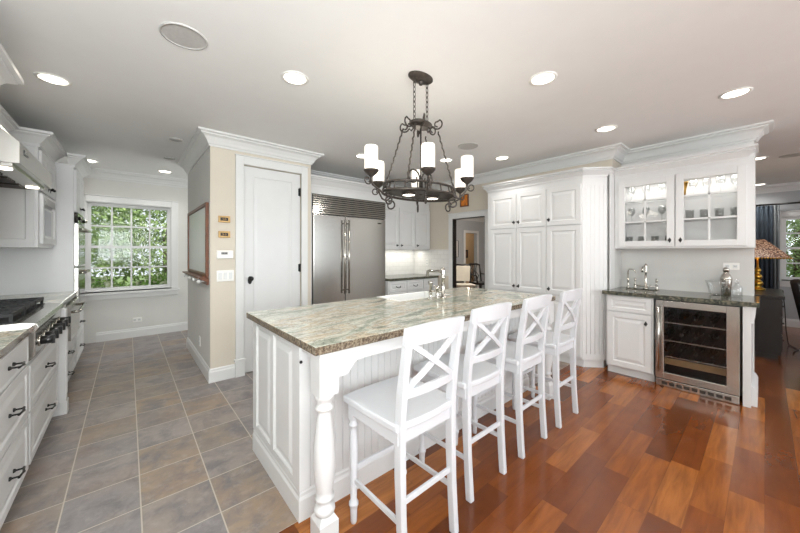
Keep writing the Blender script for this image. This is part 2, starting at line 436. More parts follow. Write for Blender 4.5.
# closet block: side wall, door wall with its opening
struct(MB().box(.64, .76, 3.742, 5.33, 0, H).build('wall_closet_side', M['grey']))
m = MB(); m.box(.64, .955, 3.73, 3.742, 0, H); m.box(.76, .955, 3.742, 3.83, 0, H); m.box(1.615, 1.74, 3.73, 3.83, 0, H); m.box(.955, 1.615, 3.73, 3.83, 2.30, H)
m.box(1.64, 1.74, 3.83, 4.55, 0, H)
struct(m.build('wall_closet_front', M['beige']))
struct(MB().box(.76, 1.74, 5.23, 5.33, 0, H).build('wall_closet_back', M['grey']))
struct(MB().box(1.74, 4.45, 4.55, 4.70, 0, H).build('wall_back', M['beige']))
struct(MB().box(3.0, 3.1, 4.70, 6.65, 0, H).build('wall_passage', M['grey']))
# wall on the right, with the doorway to the dining room; it ends in a return at the pantry
RX = 4.30
m = MB(); m.box(RX, RX + .07, 3.565, 4.55, 0, H); m.box(RX, RX + .07, 1.17, 2.905, 0, H); m.box(RX, RX + .07, 2.905, 3.565, 1.915, H)
m.box(RX + .07, 4.78, 1.17, 1.29, 0, H)
struct(m.build('wall_right', M['beige']))
struct(MB().box(4.65, 4.78, .07, 1.17, 0, H).build('wall_bar', M['trim']))
# door casing round the dining-room opening, its lining
m = MB()
for a, b in ((2.818, 2.905), (3.565, 3.652)): m.box(RX - .02, RX, a, b, 0, 2.0)
m.box(RX - .02, RX, 2.905, 3.565, 1.915, 2.0); m.box(RX - .03, RX, 2.81, 3.66, 2.0, 2.015)
struct(m.build('trim_1', M['trim'], None, .003))
m = MB(); m.box(RX - .012, RX + .07, 2.905, 2.915, 0, 1.915); m.box(RX - .012, RX + .07, 3.545, 3.565, 0, 1.915); m.box(RX - .012, RX + .07, 2.915, 3.545, 1.905, 1.915)
struct(m.build('trim_9', M['dark']))
# crown mouldings
struct(MB().sweep([(.64, 5.33), (.64, 3.73), (1.74, 3.73), (1.74, 4.55), (RX, 4.55), (RX, 1.17), (4.65, 1.17), (4.65, .07), (4.78, .07), (4.78, 1.29)], CROWN).build('trim_2', M['trim']))
struct(MB().sweep([(-1.05, 3.0), (-1.05, WY), (3.0, WY)], CROWN).build('trim_3', M['trim']))
struct(MB().sweep([(-.36, WY), (3.0, WY)], BASE).build('baseboard_window', M['trim']))
struct(MB().sweep([(.64, 5.33), (.64, 3.73), (.872, 3.73)], BASE).build('baseboard_closet', M['trim']))

# closet door with its casing
d = empty('door_1', (.965, 3.76, 0)); struct(d)
m = MB(); x0, x1 = .960, 1.610
m.box(x0, x1, 3.762, 3.80, .01, 2.295)
slab = m.build('slab', M['white'], d, .002)
m = MB()
for a, b in ((x0 + .10, (x0 + x1) / 2 - .03), ((x0 + x1) / 2 + .03, x1 - .10)):
    pass
m.panel(x0, x1, .01, 2.295, 3.762, [(0, 0), (.105, 0), (.112, .006), (.125, .006), (.150, .002)], .008)
m.build('panel', M['white'], d)
m = MB()
m.box(.875, .957, 3.708, 3.73, 0, 2.39); m.box(1.613, 1.690, 3.708, 3.73, 0, 2.39); m.box(.957, 1.613, 3.708, 3.73, 2.303, 2.39)
m.box(.868, 1.697, 3.70, 3.73, 2.39, 2.40)
m.build('casing', M['trim'], d, .003)
m = MB(); m.box(.868, .966, 3.694, 3.735, 0, .165); m.box(.860, .974, 3.685, 3.735, .165, .19); m.box(1.606, 1.697, 3.694, 3.735, 0, .165); m.box(1.598, 1.705, 3.685, 3.735, .165, .19)
m.build('plinth_block', M['trim'], d, .003)
m = MB(); m.cyl((1.028, 3.752, 1.05), (1.028, 3.71, 1.05), .008); m.ball((1.028, 3.70, 1.05), .027)
m.prism_xz([(1.028 + .022 * math.cos(a * math.pi / 8), 1.03 + .045 * math.sin(a * math.pi / 8)) for a in range(16)], 3.748, 3.755)
m.build('knob', M['black'], d)
for z in (2.08, 1.15, .25):
    m = MB(); m.cyl((1.606, 3.748, z - .05), (1.606, 3.748, z + .05), .009); m.box(1.585, 1.606, 3.751, 3.755, z - .045, z + .045)
    m.build('hinge', M['black'], d)

# ---- dining room beyond the doorway
m = MB(); DY = 6.8
m.box(4.43, 8.86, DY, DY + .13, 0, H); m.box(9.54, 11.6, DY, DY + .13, 0, H); m.box(8.86, 9.54, DY, DY + .13, 2.0, H)
struct(m.build('wall_dining', M['living']))
struct(MB().box(8.0, 11.6, 8.2, 8.3, 0, H).build('wall_hall', M['hall']))
m = MB(); m.box(8.77, 8.86, DY - .02, DY, 0, 2.09); m.box(9.54, 9.63, DY - .02, DY, 0, 2.09); m.box(8.86, 9.54, DY - .02, DY, 2.0, 2.09)
struct(m.build('trim_4', M['trim'], None, .003))
struct(MB().sweep([(4.43, DY), (11.6, DY)], CROWN).build('trim_5', M['trim']))
struct(MB().box(11.5, 11.6, 1.5, 9.2, 0, H).build('wall_dining_end', M['living']))
# ---- living room beyond the bar
LX = 9.0
m = MB(); m.box(LX, LX + .15, -.20, 1.5, 0, H); m.box(LX, LX + .15, -3, -1.45, 0, H); m.box(LX, LX + .15, -1.45, -.20, 0, .84); m.box(LX, LX + .15, -1.45, -.20, 1.98, H)
struct(m.build('wall_living', M['living']))
struct(MB().box(4.78, LX + .15, 1.29, 1.42, 0, H).build('wall_living_side', M['living']))
window('window_2', .20, 1.45, .84, 1.98, 0, 3, 2, .09, FMX, (LX, 0))
struct(MB().sweep([(4.78, 1.29), (LX, 1.29), (LX, -3)], CROWN).build('trim_6', M['trim']))
struct(MB().sweep([(LX, 1.29), (LX, -3)], BASE).build('baseboard_living', M['trim']))

# ================================================================ CABINETRY
RAISED = lambda fw: [(0, 0), (fw, 0), (fw + .007, .008), (fw + .018, .008), (fw + .045, .001)]
FLATP = lambda fw: [(0, 0), (fw, 0), (fw + .006, .007), (fw + .02, .007)]
def knob(parent, x, z, y=-.02):
    m = MB(); m.add([(x - .015, y, z), (x, y, z - .03), (x + .015, y, z), (x, y, z + .03), (x, y - .007, z)], [(0, 1, 4), (1, 2, 4), (2, 3, 4), (3, 0, 4), (3, 2, 1, 0)])
    m.cyl((x, y, z), (x, y - .02, z), .005, 8); m.ball((x, y - .027, z), .012, 10)
    return m.build('knob', M['black'], parent, 0, False)
def pull(parent, x, z, w=.075, y=-.02):
    m = MB()
    for s in (-1, 1): m.ball((x + s * w / 2, y, z), .010, 8); m.cyl((x + s * w / 2, y, z), (x + s * w / 2, y - .032, z), .0045, 8)
    m.tube([(x - w / 2 - .012, y - .032, z), (x - w / 4, y - .036, z), (x, y - .04, z), (x + w / 4, y - .036, z), (x + w / 2 + .012, y - .032, z)], [.0055, .0045, .006, .0045, .0055], 8)
    return m.build('handle', M['black'], parent, 0, False)
def bail(parent, x, z, w=.085, y=-.02):
    m = MB()
    for s in (-1, 1): m.ball((x + s * w / 2, y - .004, z), .008, 8)
    m.tube([(x + w / 2 * math.cos(a), y - .018 * math.sin(a) - .004, z - .022 * math.sin(a)) for a in [math.pi * k / 8 for k in range(9)]], .005, 7)
    return m.build('handle', M['black'], parent, 0, False)
def front(root, kind, x0, x1, z0, z1, hw=None, hx=None, hz=None, fw=None, t=.02, mat=None):
    fw = fw or (.055 if kind == 'door' else .04)
    if z1 - z0 < .16: prof = [(0, 0), (.012, 0), (.018, .003)] if kind == 'drawer' else RAISED(.03)
    else: prof = RAISED(fw)
    o = MB().panel(x0, x1, z0, z1, 0, prof, t).build(kind, mat or M['white'], root, .0015, False)
    if hw: {'knob': knob, 'pull': pull, 'bail': bail}[hw](o, hx if hx is not None else (x0 + x1) / 2, hz if hz is not None else (z0 + z1) / 2)
    return o
def cabinet(name, label, cat, loc, rot, w, dep, z0, z1, fronts, toe=.1, group=None):
    root = empty(name, loc, rot, label, cat, group)
    m = MB(); m.box(0, w, 0, dep, z0 + toe, z1)
    m.build('body', M['white'], root, .002, False)
    if toe: MB().box(0, w, .05, dep, z0, z0 + toe).build('toe_kick', M['white'], root, 0, False)
    for f in fronts: front(root, *f[:5], **(f[5] if len(f) > 5 else {}))
    return root
def crown_prof(z, h=.13, p=.10):
    return [(0, z - h), (.012, z - h), (.012, z - h * .8), (.03, z - h * .62), (.055, z - h * .38), (p - .022, z - h * .26), (p - .022, z - h * .2), (p, z - h * .16), (p, z), (0, z)]

# ---- left run, faces +X; local x = world Y
LF = -.45; LD = .585
cabinet('base_cabinet', 'white three-drawer base cabinet under the granite nearest the camera', 'cabinet', (LF, 1.90, 0), FX, .87, LD, 0, .875,
        [('drawer', .02, .85, .715, .865, dict(hw='pull', hx=.50)), ('drawer', .02, .85, .42, .705, dict(hw='pull', hx=.50)), ('drawer', .02, .85, .11, .41, dict(hw='pull', hx=.50))])
tag(MB().box(-1.05, -.425, 1.88, 2.815, .875, .915).build('counter', M['granite'], None, .004), 'short granite counter left of the black range grates', 'counter')
cabinet('drawer_cabinet', 'white wide two-drawer cabinet under the black burner knobs', 'cabinet', (LF, 2.775, 0), FX, 1.01, LD, 0, .70,
        [('drawer', .02, .99, .42, .69, dict(hw='pull')), ('drawer', .02, .99, .11, .41, dict(hw='pull'))])
# range top
RY0, RY1 = 2.82, 3.78
rt = empty('gas_cooktop', (-.75, RY0, .70), 0, 'stainless gas range top with black grates and a row of black knobs', 'range')
m = MB(); m.prism_xz([(-1.05, .705), (-.44, .705), (-.415, .73), (-.415, .87), (-.40, .90), (-.41, .925), (-.47, .935), (-1.05, .935)], RY0, RY1)
m.build('body', M['steelh'], rt, .003)
MB().box(-1.05, -1.02, RY0, RY1, .935, 1.0).build('back_guard', M['steelh'], rt, .003)
m = MB(); m.box(-1.01, -.50, RY0 + .03, RY1 - .03, .9345, .938); m.build('burner_tray', M['cast'], rt)
for i in range(3):
    a = RY0 + .035 + i * .30; b = a + .285
    m = MB(); m.frame(-1.0, -.51, 0, 0, 0, 0, 0) if False else None
    for y in (a + .012, (a + b) / 2, b - .012): m.box(-1.0, -.505, y - .009, y + .009, .968, .990)
    for x in (-.995, -.755, -.515): m.box(x - .009, x + .009, a, b, .968, .990)
    for x in (-.875, -.635):
        for k in range(6):
            t = math.pi * k / 3; m.bar((x + .03 * math.cos(t), (a + b) / 2 + .03 * math.sin(t), .980), (x + .11 * math.cos(t), (a + b) / 2 + .11 * math.sin(t), .980), .012, .016)
    for x in (-.995, -.515):
        for y in (a + .01, b - .01): m.box(x - .008, x + .008, y - .008, y + .008, .937, .970)
    m.build('grate', M['cast'], rt, .002)
    for x in (-.875, -.635): MB().lathe([(.05, 0), (.05, .008), (.032, .012), (.03, .02), (1e-4, .021)], (x, (a + b) / 2, .938), 16).build('burner', M['cast'], rt)
for k in range(6):
    y = RY0 + .115 + k * .146
    m = MB(); m.at((-.415, y, .80), ry=R(90)); m.lathe([(.034, 0), (.034, .006), (.027, .008)], n=18, mi=1)
    m.lathe([(.026, .006), (.026, .05), (.022, .056), (1e-4, .057)], n=18); m.box(-.027, .027, -.007, .007, .05, .066)
    m.build('knob', [M['knobs'], M['chrome']], rt)
# pilaster, appliance drawer and cabinets up to the oven tower
pl = empty('pilaster', (LF, 3.79, 0), FX, 'white fluted pilaster at the far end of the range top', 'pilaster')
m = MB(); m.box(0, .09, -.06, .40, 0, .875); m.build('shaft', M['white'], pl, .004, False)
m = MB(); m.box(-.004, .094, -.068, -.02, 0, .11); m.build('foot', M['white'], pl, .004, False)
for x in (.025, .045, .065): MB().box(x - .005, x + .005, -.064, -.058, .16, .70).build('reed', M['white'], pl, .002, False)
cabinet('base_cabinet', 'white two-drawer base cabinet below the steel bow handle by the oven tower', 'cabinet', (LF, 3.88, 0), FX, 1.06, LD, 0, .875,
        [('drawer', .02, 1.045, .28, .50, dict(hw='pull', hx=.45)), ('drawer', .02, 1.045, .11, .27, dict(hw='pull', hx=.45)), ('drawer', .02, .30, .52, .865, dict(hw='knob'))])
wdw = empty('warming_drawer', (LF, 4.20, .52), FX, 'stainless warming drawer with a bow handle, right of the range knobs', 'warming drawer')
m = MB(); m.box(0, .70, -.05, 0, 0, .335); m.build('front_panel', M['steelh'], wdw, .003, False)
m = MB(); m.tube([(.06, -.05, .26), (.06, -.10, .265), (.64, -.10, .265), (.64, -.05, .26)], .013, 10); m.build('handle', M['chrome'], wdw, 0, False)
tag(MB().box(-1.05, -.425, 3.78, 4.94, .875, .915).build('counter', M['granite'], None, .004), 'granite counter between the range top and the tall oven cabinet', 'counter')
# oven tower
TY = 4.945; TW = .78
tw = empty('oven_tower', (LF, TY, 0), FX, 'tall white cabinet with double wall oven beside the garden window', 'oven cabinet')
m = MB(); m.box(0, TW, 0, LD, .08, 2.30); m.box(0, TW, .05, LD, 0, .08); m.build('body', M['white'], tw, .003, False)
m = MB(); m.X = Matrix(); m.sweep([(0, .04), (0, 0), (TW, 0), (TW, LD)], crown_prof(2.40)); m.build('crown', M['white'], tw, 0, False)
for a, b, hx in ((.02, TW / 2 - .003, TW / 2 - .05), (TW / 2 + .003, TW - .02, TW / 2 + .05)): front(tw, 'door', a, b, 1.79, 2.25, hw='knob', hx=hx, hz=1.85)
front(tw, 'drawer', .02, TW - .02, .11, .36, hw='pull'); front(tw, 'drawer', .02, TW - .02, .37, .66, hw='pull')
for z0_, z1_ in ((.70, 1.17), (1.19, 1.66)):
    o = MB().box(.03, TW - .03, -.035, 0, z0_, z1_).build('oven_door', M['steelh'], tw, .004, False)
    MB().box(.13, TW - .13, -.038, -.034, z0_ + .08, z1_ - .15).build('oven_window', M['darkglass'], o, 0, False)
    m = MB(); m.tube([(.10, -.035, z1_ - .06), (.10, -.085, z1_ - .06), (TW - .10, -.085, z1_ - .06), (TW - .10, -.035, z1_ - .06)], .012, 10); m.build('handle', M['chrome'], o, 0, False)
o = MB().box(.03, TW - .03, -.03, 0, 1.67, 1.78).build('control_panel', M['darkglass'], tw, .003, False)
for x in (.15, .63): m = MB(); m.cyl((x, -.03, 1.725), (x, -.06, 1.725), .02, 14); m.build('knob', M['chrome'], o, 0, False)
# microwave wall cabinet
MF = -.60; MY = 4.19; MW = .745; MD = .435
mc = empty('microwave_cabinet', (MF, MY, 1.385), FX, 'white wall cabinet holding a built-in microwave, behind the range hood', 'wall cabinet')
m = MB(); m.box(0, MW, 0, MD, 1.385, 2.28); m.at((0, 0, 0)); b_ = m.build('body', M['white'], mc, .003, False); b_.location.z = -1.385
o = MB().panel(0, MW, 2.28, 2.30, 0, [(0, 0)], .004).build('frieze', M['white'], mc, 0, False); o.location.z = -1.385
m = MB(); m.sweep([(0, MD), (0, 0), (MW, 0)], crown_prof(2.40)); o = m.build('crown', M['white'], mc, 0, False); o.location.z = -1.385
for a, b, hx in ((.02, MW / 2 - .003, MW / 2 - .05), (MW / 2 + .003, MW - .02, MW / 2 + .05)):
    o = front(mc, 'door', a, b, 1.89, 2.25, hw='knob', hx=hx, hz=1.95); o.location.z = -1.385
# door on its near side
o = MB(); o.at((0, .02, 0), R(-90)); o.panel(-.385, 0, .02, .87, 0, FLATP(.05), .014); sd = o.build('side_door', M['white'], mc, .001, False)
m = MB(); m.at((-.014, .235, .17), R(-90)); m.add([(-.02, 0, 0), (0, 0, -.04), (.02, 0, 0), (0, 0, .04), (0, -.01, 0)], [(0, 1, 4), (1, 2, 4), (2, 3, 4), (3, 0, 4), (3, 2, 1, 0)]); m.cyl((0, 0, 0), (0, -.022, 0), .006, 8); m.ball((0, -.03, 0), .014)
m.build('knob', M['black'], sd, 0, False)
mw = empty('microwave', (MF, MY + .05, 1.42), FX, 'white framed built-in microwave in the wall cabinet behind the hood', 'microwave')
m = MB(); m.frame(0, .66, 0, .45, -.025, 0, .055); m.build('trim_frame', M['white'], mw, .003, False)
m = MB(); m.box(.055, .605, -.012, 0, .055, .34); m.build('door', M['steelh'], mw, .002, False)
m = MB(); m.box(.085, .46, -.015, -.011, .08, .315); m.build('window_glass', M['darkglass'], mw, 0, False)
for k in range(5):
    m = MB(); m.box(.09 + .10 * k, .16 + .10 * k, -.03, -.024, .36, .425); m.build('vent', M['grille'], mw, 0, False)
# near wall cabinet: only its crown reaches the picture
nc = empty('wall_cabinet', (MF, 1.9, 1.385), FX, 'white wall cabinet before the range hood, at the left picture edge', 'wall cabinet')
m = MB(); m.box(0, .97, 0, MD, 0, .90); m.build('body', M['white'], nc, .003, False)
m = MB(); m.sweep([(0, 0), (.97, 0), (.97, MD)], crown_prof(2.40 - 1.385, .15, .115)); m.build('crown', M['white'], nc, 0, False)
for a, b, hx in ((.02, .482, .44), (.488, .95, .53)): front(nc, 'door', a, b, .02, .86, hw='knob', hx=hx, hz=.08)
# range hood and its cover
HY0, HY1 = 2.885, 3.90
hd = empty('range_hood', (-.75, HY0, 1.87), 0, 'stainless canopy range hood above the gas burners', 'range hood')
m = MB(); m.prism_xz([(-1.05, 1.87), (-.485, 1.87), (-.485, 2.0), (-.70, 2.22), (-1.05, 2.26)], HY0, HY1); m.build('canopy', M['steelh'], hd, .003)
m = MB(); m.frame(HY0 + .03, HY1 - .03, 0, 0, 0, 0, 0) if False else None
m.box(-1.03, -.52, HY0 + .04, HY1 - .04, 1.855, 1.872); m.build('filter_panel', M['steel'], hd, .002)
for k in range(3):
    y = HY0 + .18 + .30 * k
    m = MB()
    for j in range(5): m.box(-.98, -.62, y + .045 * j, y + .02 + .045 * j, 1.846, 1.857)
    m.build('filter', M['bronze'], hd)
for y in (HY0 + .13, HY1 - .13): MB().lathe([(.035, 0), (.035, .006)], (-.57, y, 1.850), 16).build('lamp', M['lamp'], hd)
m = MB(); m.box(-.486, -.481, HY0 + .10, HY0 + .19, 1.945, 1.975); m.build('badge', M['knobs'], hd)
for k in range(3): MB().box(-.482, -.479, HY0 + .108 + .026 * k, HY0 + .126 + .026 * k, 1.953, 1.967).build('badge_mark', M['chrome'], hd)
hc = empty('hood_cover', (-.82, HY0, 2.1), 0, 'white crowned cover box over the stainless range hood', 'cabinet')
MB().box(-1.045, -.79, HY0 - .01, 4.085, 2.262, 2.34).build('body', M['white'], hc, .002)
MB().sweep([(-.79, HY0 - .01), (-.79, 4.085)], crown_prof(2.40)).build('crown', M['white'], hc)

# ---- fridge wall, faces -Y
fr = empty('refrigerator', (1.875, 3.98, 0), 0, 'wide stainless built-in refrigerator with two doors and top grille', 'refrigerator')
FW = 1.235
m = MB(); m.box(0, FW, .02, .555, .0, 2.13); m.build('body', M['steel'], fr, 0, False)
m = MB(); m.box(.0, FW, -.01, .02, 1.86, 2.13); g_ = m.build('grille_panel', M['darkglass'], fr, 0, False)
for k in range(9):
    z = 1.868 + k * .0292; m = MB(); m.hexa([(.0, -.030, z), (FW, -.030, z), (FW, -.011, z), (.0, -.011, z)], [(.0, -.022, z + .021), (FW, -.022, z + .021), (FW, -.011, z + .021), (.0, -.011, z + .021)])
    m.build('louvre', M['steelh'], g_, 0, False)
for a, b, hx in ((.005, .492, .462), (.500, FW - .005, .53)):
    o = MB().box(a, b, -.03, .02, .11, 1.85).build('door', M['steel'], fr, .006, False)
    m = MB(); m.cyl((hx, -.075, .75), (hx, -.075, 1.80), .0125); 
    for z in (.80, 1.28, 1.75): m.cyl((hx, -.03, z), (hx, -.075, z), .009, 10)
    m.build('handle', M['chrome'], o, 0, False)
    if a > .3: MB().box(FW - .16, FW - .09, -.0325, -.029, 1.78, 1.795).build('badge', M['bronze'], o, 0, False)
MB().box(0, FW, .0, .06, 0, .105).build('kick_plate', M['darkglass'], fr, 0, False)
fc = empty('fridge_surround', (1.745, 3.98, 0), 0, 'white panelled surround with crown over the refrigerator', 'cabinet')
m = MB(); m.box(0, .125, -.0, .565, 0, 2.13); m.box(.125 + FW + .005, .125 + FW + .022, -.0, .565, 0, 2.13); m.box(0, .125 + FW + .022, -.0, .565, 2.135, 2.33); m.build('body', M['white'], fc, .002, False)
m = MB(); m.sweep([(0, 0), (.125 + FW + .022, 0), (.125 + FW + .022, .045)], crown_prof(2.36)); m.build('crown', M['white'], fc, 0, False)
UX = 3.14; UW = RX - .012 - UX
uc = empty('wall_cabinet', (UX, 4.12, 1.385), 0, 'white wall cabinet beside the refrigerator over the lit tile backsplash', 'wall cabinet')
m = MB(); m.box(0, UW, 0, .425, 0, .90); m.build('body', M['white'], uc, .002, False)
m = MB(); m.sweep([(0, 0), (UW, 0)], crown_prof(2.36 - 1.385, .13, .09)); m.build('crown', M['white'], uc, 0, False)
w3 = UW / 3
for k, hx in ((0, w3 - .05), (1, w3 + .05), (2, 2 * w3 + .05)): front(uc, 'door', k * w3 + .006, (k + 1) * w3 - .006, .012, .72, hw='knob', hx=hx, hz=.07)
bc = cabinet('base_cabinet', 'white base cabinet with arched drawer pulls right of the refrigerator', 'cabinet', (UX, 3.92, 0), 0, UW, .62, 0, .875,
        [('drawer', k * w3 + .008, (k + 1) * w3 - .008, .70, .862, dict(hw='bail')) for k in range(3)] +
        [('door', k * w3 + .008, (k + 1) * w3 - .008, .11, .69, dict(hw='knob', hx=(k + 1) * w3 - .05 if k != 1 else k * w3 + .05, hz=.63)) for k in range(3)])
tag(MB().box(UX, RX - .012, 3.885, 4.54, .875, .915).build('counter', M['dgranite'], None, .004), 'dark granite counter right of the refrigerator under the wall cabinet', 'counter')
m = MB(); m.box(UX, RX - .01, 4.54, 4.55, .915, 1.385); m.box(RX - .01, RX, 3.66, 4.54, .915, 1.385)
struct(m.build('trim_7', M['subway']))

# ---- pantry, faces -X; local x = -Y (runs towards the camera)
PX, PY0, PY1 = 4.0, 2.66, 1.385
pn = empty('pantry_cabinet', (PX, PY0, 0), FMX, 'tall white pantry cabinet with raised-panel doors and beadboard corner', 'pantry')
PWD = PY0 - PY1
m = MB(); m.prism([(0, 0), (PWD, 0), (PWD + .19, .19), (PWD + .205, .29), (0, .29)], .09, 2.235); m.build('body', M['white'], pn, .002, False)
m = MB(); m.prism([(0, .03), (PWD, .03), (PWD + .16, .19), (PWD + .16, .29), (0, .29)], 0, .09); m.build('toe_kick', M['white'], pn, 0, False)
m = MB(); m.sweep([(0, .29), (0, 0), (PWD, 0), (PWD + .19, .19), (PWD + .19, .29)], crown_prof(2.315, .10, .06)); m.build('crown', M['white'], pn, 0, False)
pw = (PWD - .062) / 3
for k in range(3):
    a = .055 + k * pw; b = a + pw - .006
    hx = b - .03 if k == 0 else a + .03
    front(pn, 'door', a, b, 1.672, 2.14, hw='knob', hx=hx, hz=1.745)
    front(pn, 'door', a, b, .82, 1.660, hw='knob', hx=hx, hz=.885)
    front(pn, 'door', a, b, .12, .805, hw='knob', hx=hx, hz=.74)
for k in range(5):      # beads on the canted corner
    t = (k + .8) / 5.6; m = MB(); m.cyl((PWD + .19 * t + .0016, .19 * t + .0016, .16), (PWD + .19 * t + .0016, .19 * t + .0016, 2.12), .0032, 6)
    m.build('bead', M['white'], pn, 0, False)

MB().box(PWD + .2155, PWD + .222, .19, .36, .915, 2.30).build('filler_strip', M['white'], pn, 0, False)
# ---- bar, faces -X
BX = 4.07
bar = cabinet('base_cabinet', 'white bar cabinet with one drawer and one door, left of the wine cooler', 'cabinet', (BX, 1.165, 0), FMX, .42, .575, 0, .875,
        [('drawer', .015, .405, .70, .862), ('door', .015, .405, .10, .69, dict(hw='knob', hx=.36, hz=.60))], toe=.085)
wc = empty('wine_cooler', (BX, .735, 0), FMX, 'stainless framed wine cooler with tinted glass door under the bar', 'wine cooler')
CW = .60
m = MB()
m.box(0, .02, .02, .56, .08, .868); m.box(CW - .02, CW, .02, .56, .08, .868); m.box(.02, CW - .02, .02, .56, .848, .868); m.box(.02, CW - .02, .02, .56, .08, .10); m.box(.02, CW - .02, .54, .56, .10, .848)
m.build('body', M['knobs'], wc, 0, False)
m = MB(); m.box(.012, CW - .012, -.02, .05, .005, .075); kp = m.build('kick_plate', M['steelh'], wc, .003, False)
for k in range(9): MB().box(.06 + k * .055, .10 + k * .055, -.0225, -.019, .025, .055).build('vent', M['bronze'], kp, 0, False)
m = MB(); m.box(.01, .075, -.03, .015, .085, .862); m.box(CW - .09, CW - .01, -.03, .015, .085, .862); m.box(.075, CW - .09, -.03, .015, .80, .862); m.box(.075, CW - .09, -.03, .015, .085, .15)
dr = m.build('door', M['steelh'], wc, .003, False)
MB().box(.07, CW - .085, -.012, -.006, .145, .805).build('glass', M['smoke'], dr, 0, False)
m = MB(); m.cyl((.04, -.065, .16), (.04, -.065, .80), .011); m.cyl((.04, -.03, .2), (.04, -.065, .2), .008, 8); m.cyl((.04, -.03, .76), (.04, -.065, .76), .008, 8)
m.build('handle', M['steel'], dr, 0, False)
for z in (.30, .46, .64):
    m = MB()
    for k in range(8): m.cyl((.03 + k * .077, .04, z), (.03 + k * .077, .52, z), .003, 6)
    m.box(.02, CW - .02, .022, .034, z - .006, z + .006); m.build('rack', M['steel'], wc, 0, False)
m = MB(); m.box(.03, CW - .03, .03, .05, .22, .28); m.build('rack_front', M['shelfwood'], wc, .002, False)
for r_, z in enumerate((.345, .505, .685)):
    for k in range(5):
        m = MB(); m.at((4.07 + .50, .735 - .075 - k * .11, z), ry=R(-90))
        m.lathe([(1e-4, .0), (.036, .002), (.038, .02), (.038, .22), (.014, .30), (.014, .40), (1e-4, .401)], n=14)
        bt = m.build('wine_bottle', M['bottle']); tag(bt, None, 'bottle', 'wine bottles lying in the cooler')
        bt['label'] = '%s dark wine bottle lying on the %s rack of the cooler' % (('leftmost', 'second from left', 'middle', 'second from right', 'rightmost')[k], ('lowest', 'middle', 'top')[r_])
ep = empty('end_panel', (BX, .128, 0), FMX, 'white end panel with corbel at the right end of the bar', 'panel')
m = MB(); m.box(0, .05, -.01, .575, 0, .875); m.build('board', M['white'], ep, .003, False)
m = MB(); m.prism_xz([(.05, .72), (.062, .72), (.072, .78), (.078, .86), (.078, .875), (.05, .875)], .03, .12); m.build('corbel', M['white'], ep, .002, False)
m = MB(); m.prism_xz([(.05, 0), (.085, 0), (.085, .13), (.07, .16), (.05, .18)], .05, .575); m.build('base_moulding', M['white'], ep, .002, False)
# bar counter, sink set into it
m = MB(); m.box(4.03, 4.25, .03, 1.195, .875, .915); m.box(4.50, 4.645, .03, 1.165, .875, .915); m.box(4.25, 4.50, .03, .78, .875, .915); m.box(4.25, 4.50, 1.06, 1.165, .875, .915)
tag(m.build('bar_counter', M['dgranite'], None), 'dark speckled granite counter over the wine cooler', 'counter')
m = MB(); m.box(4.25, 4.50, .78, 1.06, .760, .768); m.box(4.25, 4.256, .78, 1.06, .768, .905); m.box(4.494, 4.50, .78, 1.06, .768, .905); m.box(4.256, 4.494, .78, .786, .768, .905); m.box(4.256, 4.494, 1.054, 1.06, .768, .905)
sk = m.build('bar_sink', M['steel']); tag(sk, 'small steel bar sink set in the dark granite counter', 'sink')
m = MB(); m.box(4.638, 4.65, .07, 1.165, .915, 1.40); m.box(4.21, 4.638, 1.165, 1.172, .915, 1.40)
struct(m.build('trim_8', M['backsplash']))
# bar faucets
def bridge_faucet(name, label, loc, rz, h, reach, hand=True, sc=1.0):
    root = empty(name, loc, rz, label, 'faucet')
    m = MB(); m.lathe([(.026 * sc, 0), (.026 * sc, .012), (.016 * sc, .02), (.014 * sc, h * .62), (.019 * sc, h * .66), (.019 * sc, h * .7), (.013 * sc, h * .74), (.02 * sc, h * .9), (.016 * sc, h * .97), (.006 * sc, h), (1e-4, h * 1.03)], n=16)
    m.build('column', M['chrome'], root, 0, False)
    m = MB(); zz = h * .84
    m.tube([(0, 0, zz), (0, -reach * .3, zz + .012), (0, -reach * .6, zz + .004), (0, -reach * .85, zz + .012), (0, -reach, zz), (0, -reach * 1.02, zz - .045)], [.011 * sc, .010 * sc, .010 * sc, .011 * sc, .012 * sc, .011 * sc], 10)
    m.build('spout', M['chrome'], root, 0, False)
    if hand:
        m = MB(); m.cyl((-.10 * sc, 0, .035), (.10 * sc, 0, .035), .009 * sc, 10); m.build('bridge', M['chrome'], root, 0, False)
        for s in (-1, 1):
            m = MB(); m.lathe([(.018 * sc, 0), (.018 * sc, .01), (.012 * sc, .02), (.012 * sc, .05), (.017 * sc, .056), (.006 * sc, .062), (.007 * sc, .085), (.013 * sc, .10), (.008 * sc, .125), (1e-4, .128)], (s * .10 * sc, 0, 0), 12)
            m.build('handle', M['chrome'], root, 0, False)
    return root
bridge_faucet('bar_faucet', 'nickel bridge faucet with two handles behind the bar sink', (4.55, .905, .915), FMX, .29, .16)
ff = empty('water_tap', (4.545, 1.075, .915), FMX, 'slim nickel gooseneck water tap left of the bar faucet', 'tap')
m = MB(); m.lathe([(.02, 0), (.02, .01), (.011, .02), (.009, .09), (.013, .095), (.008, .10), (.008, .16)], n=12); m.build('stem', M['chrome'], ff, 0, False)
m = MB(); m.tube([(0, 0, .16), (0, 0, .20), (.02, -.03, .225), (.06, -.05, .225), (.09, -.06, .20), (.095, -.062, .18)], .007, 9); m.build('spout', M['chrome'], ff, 0, False)
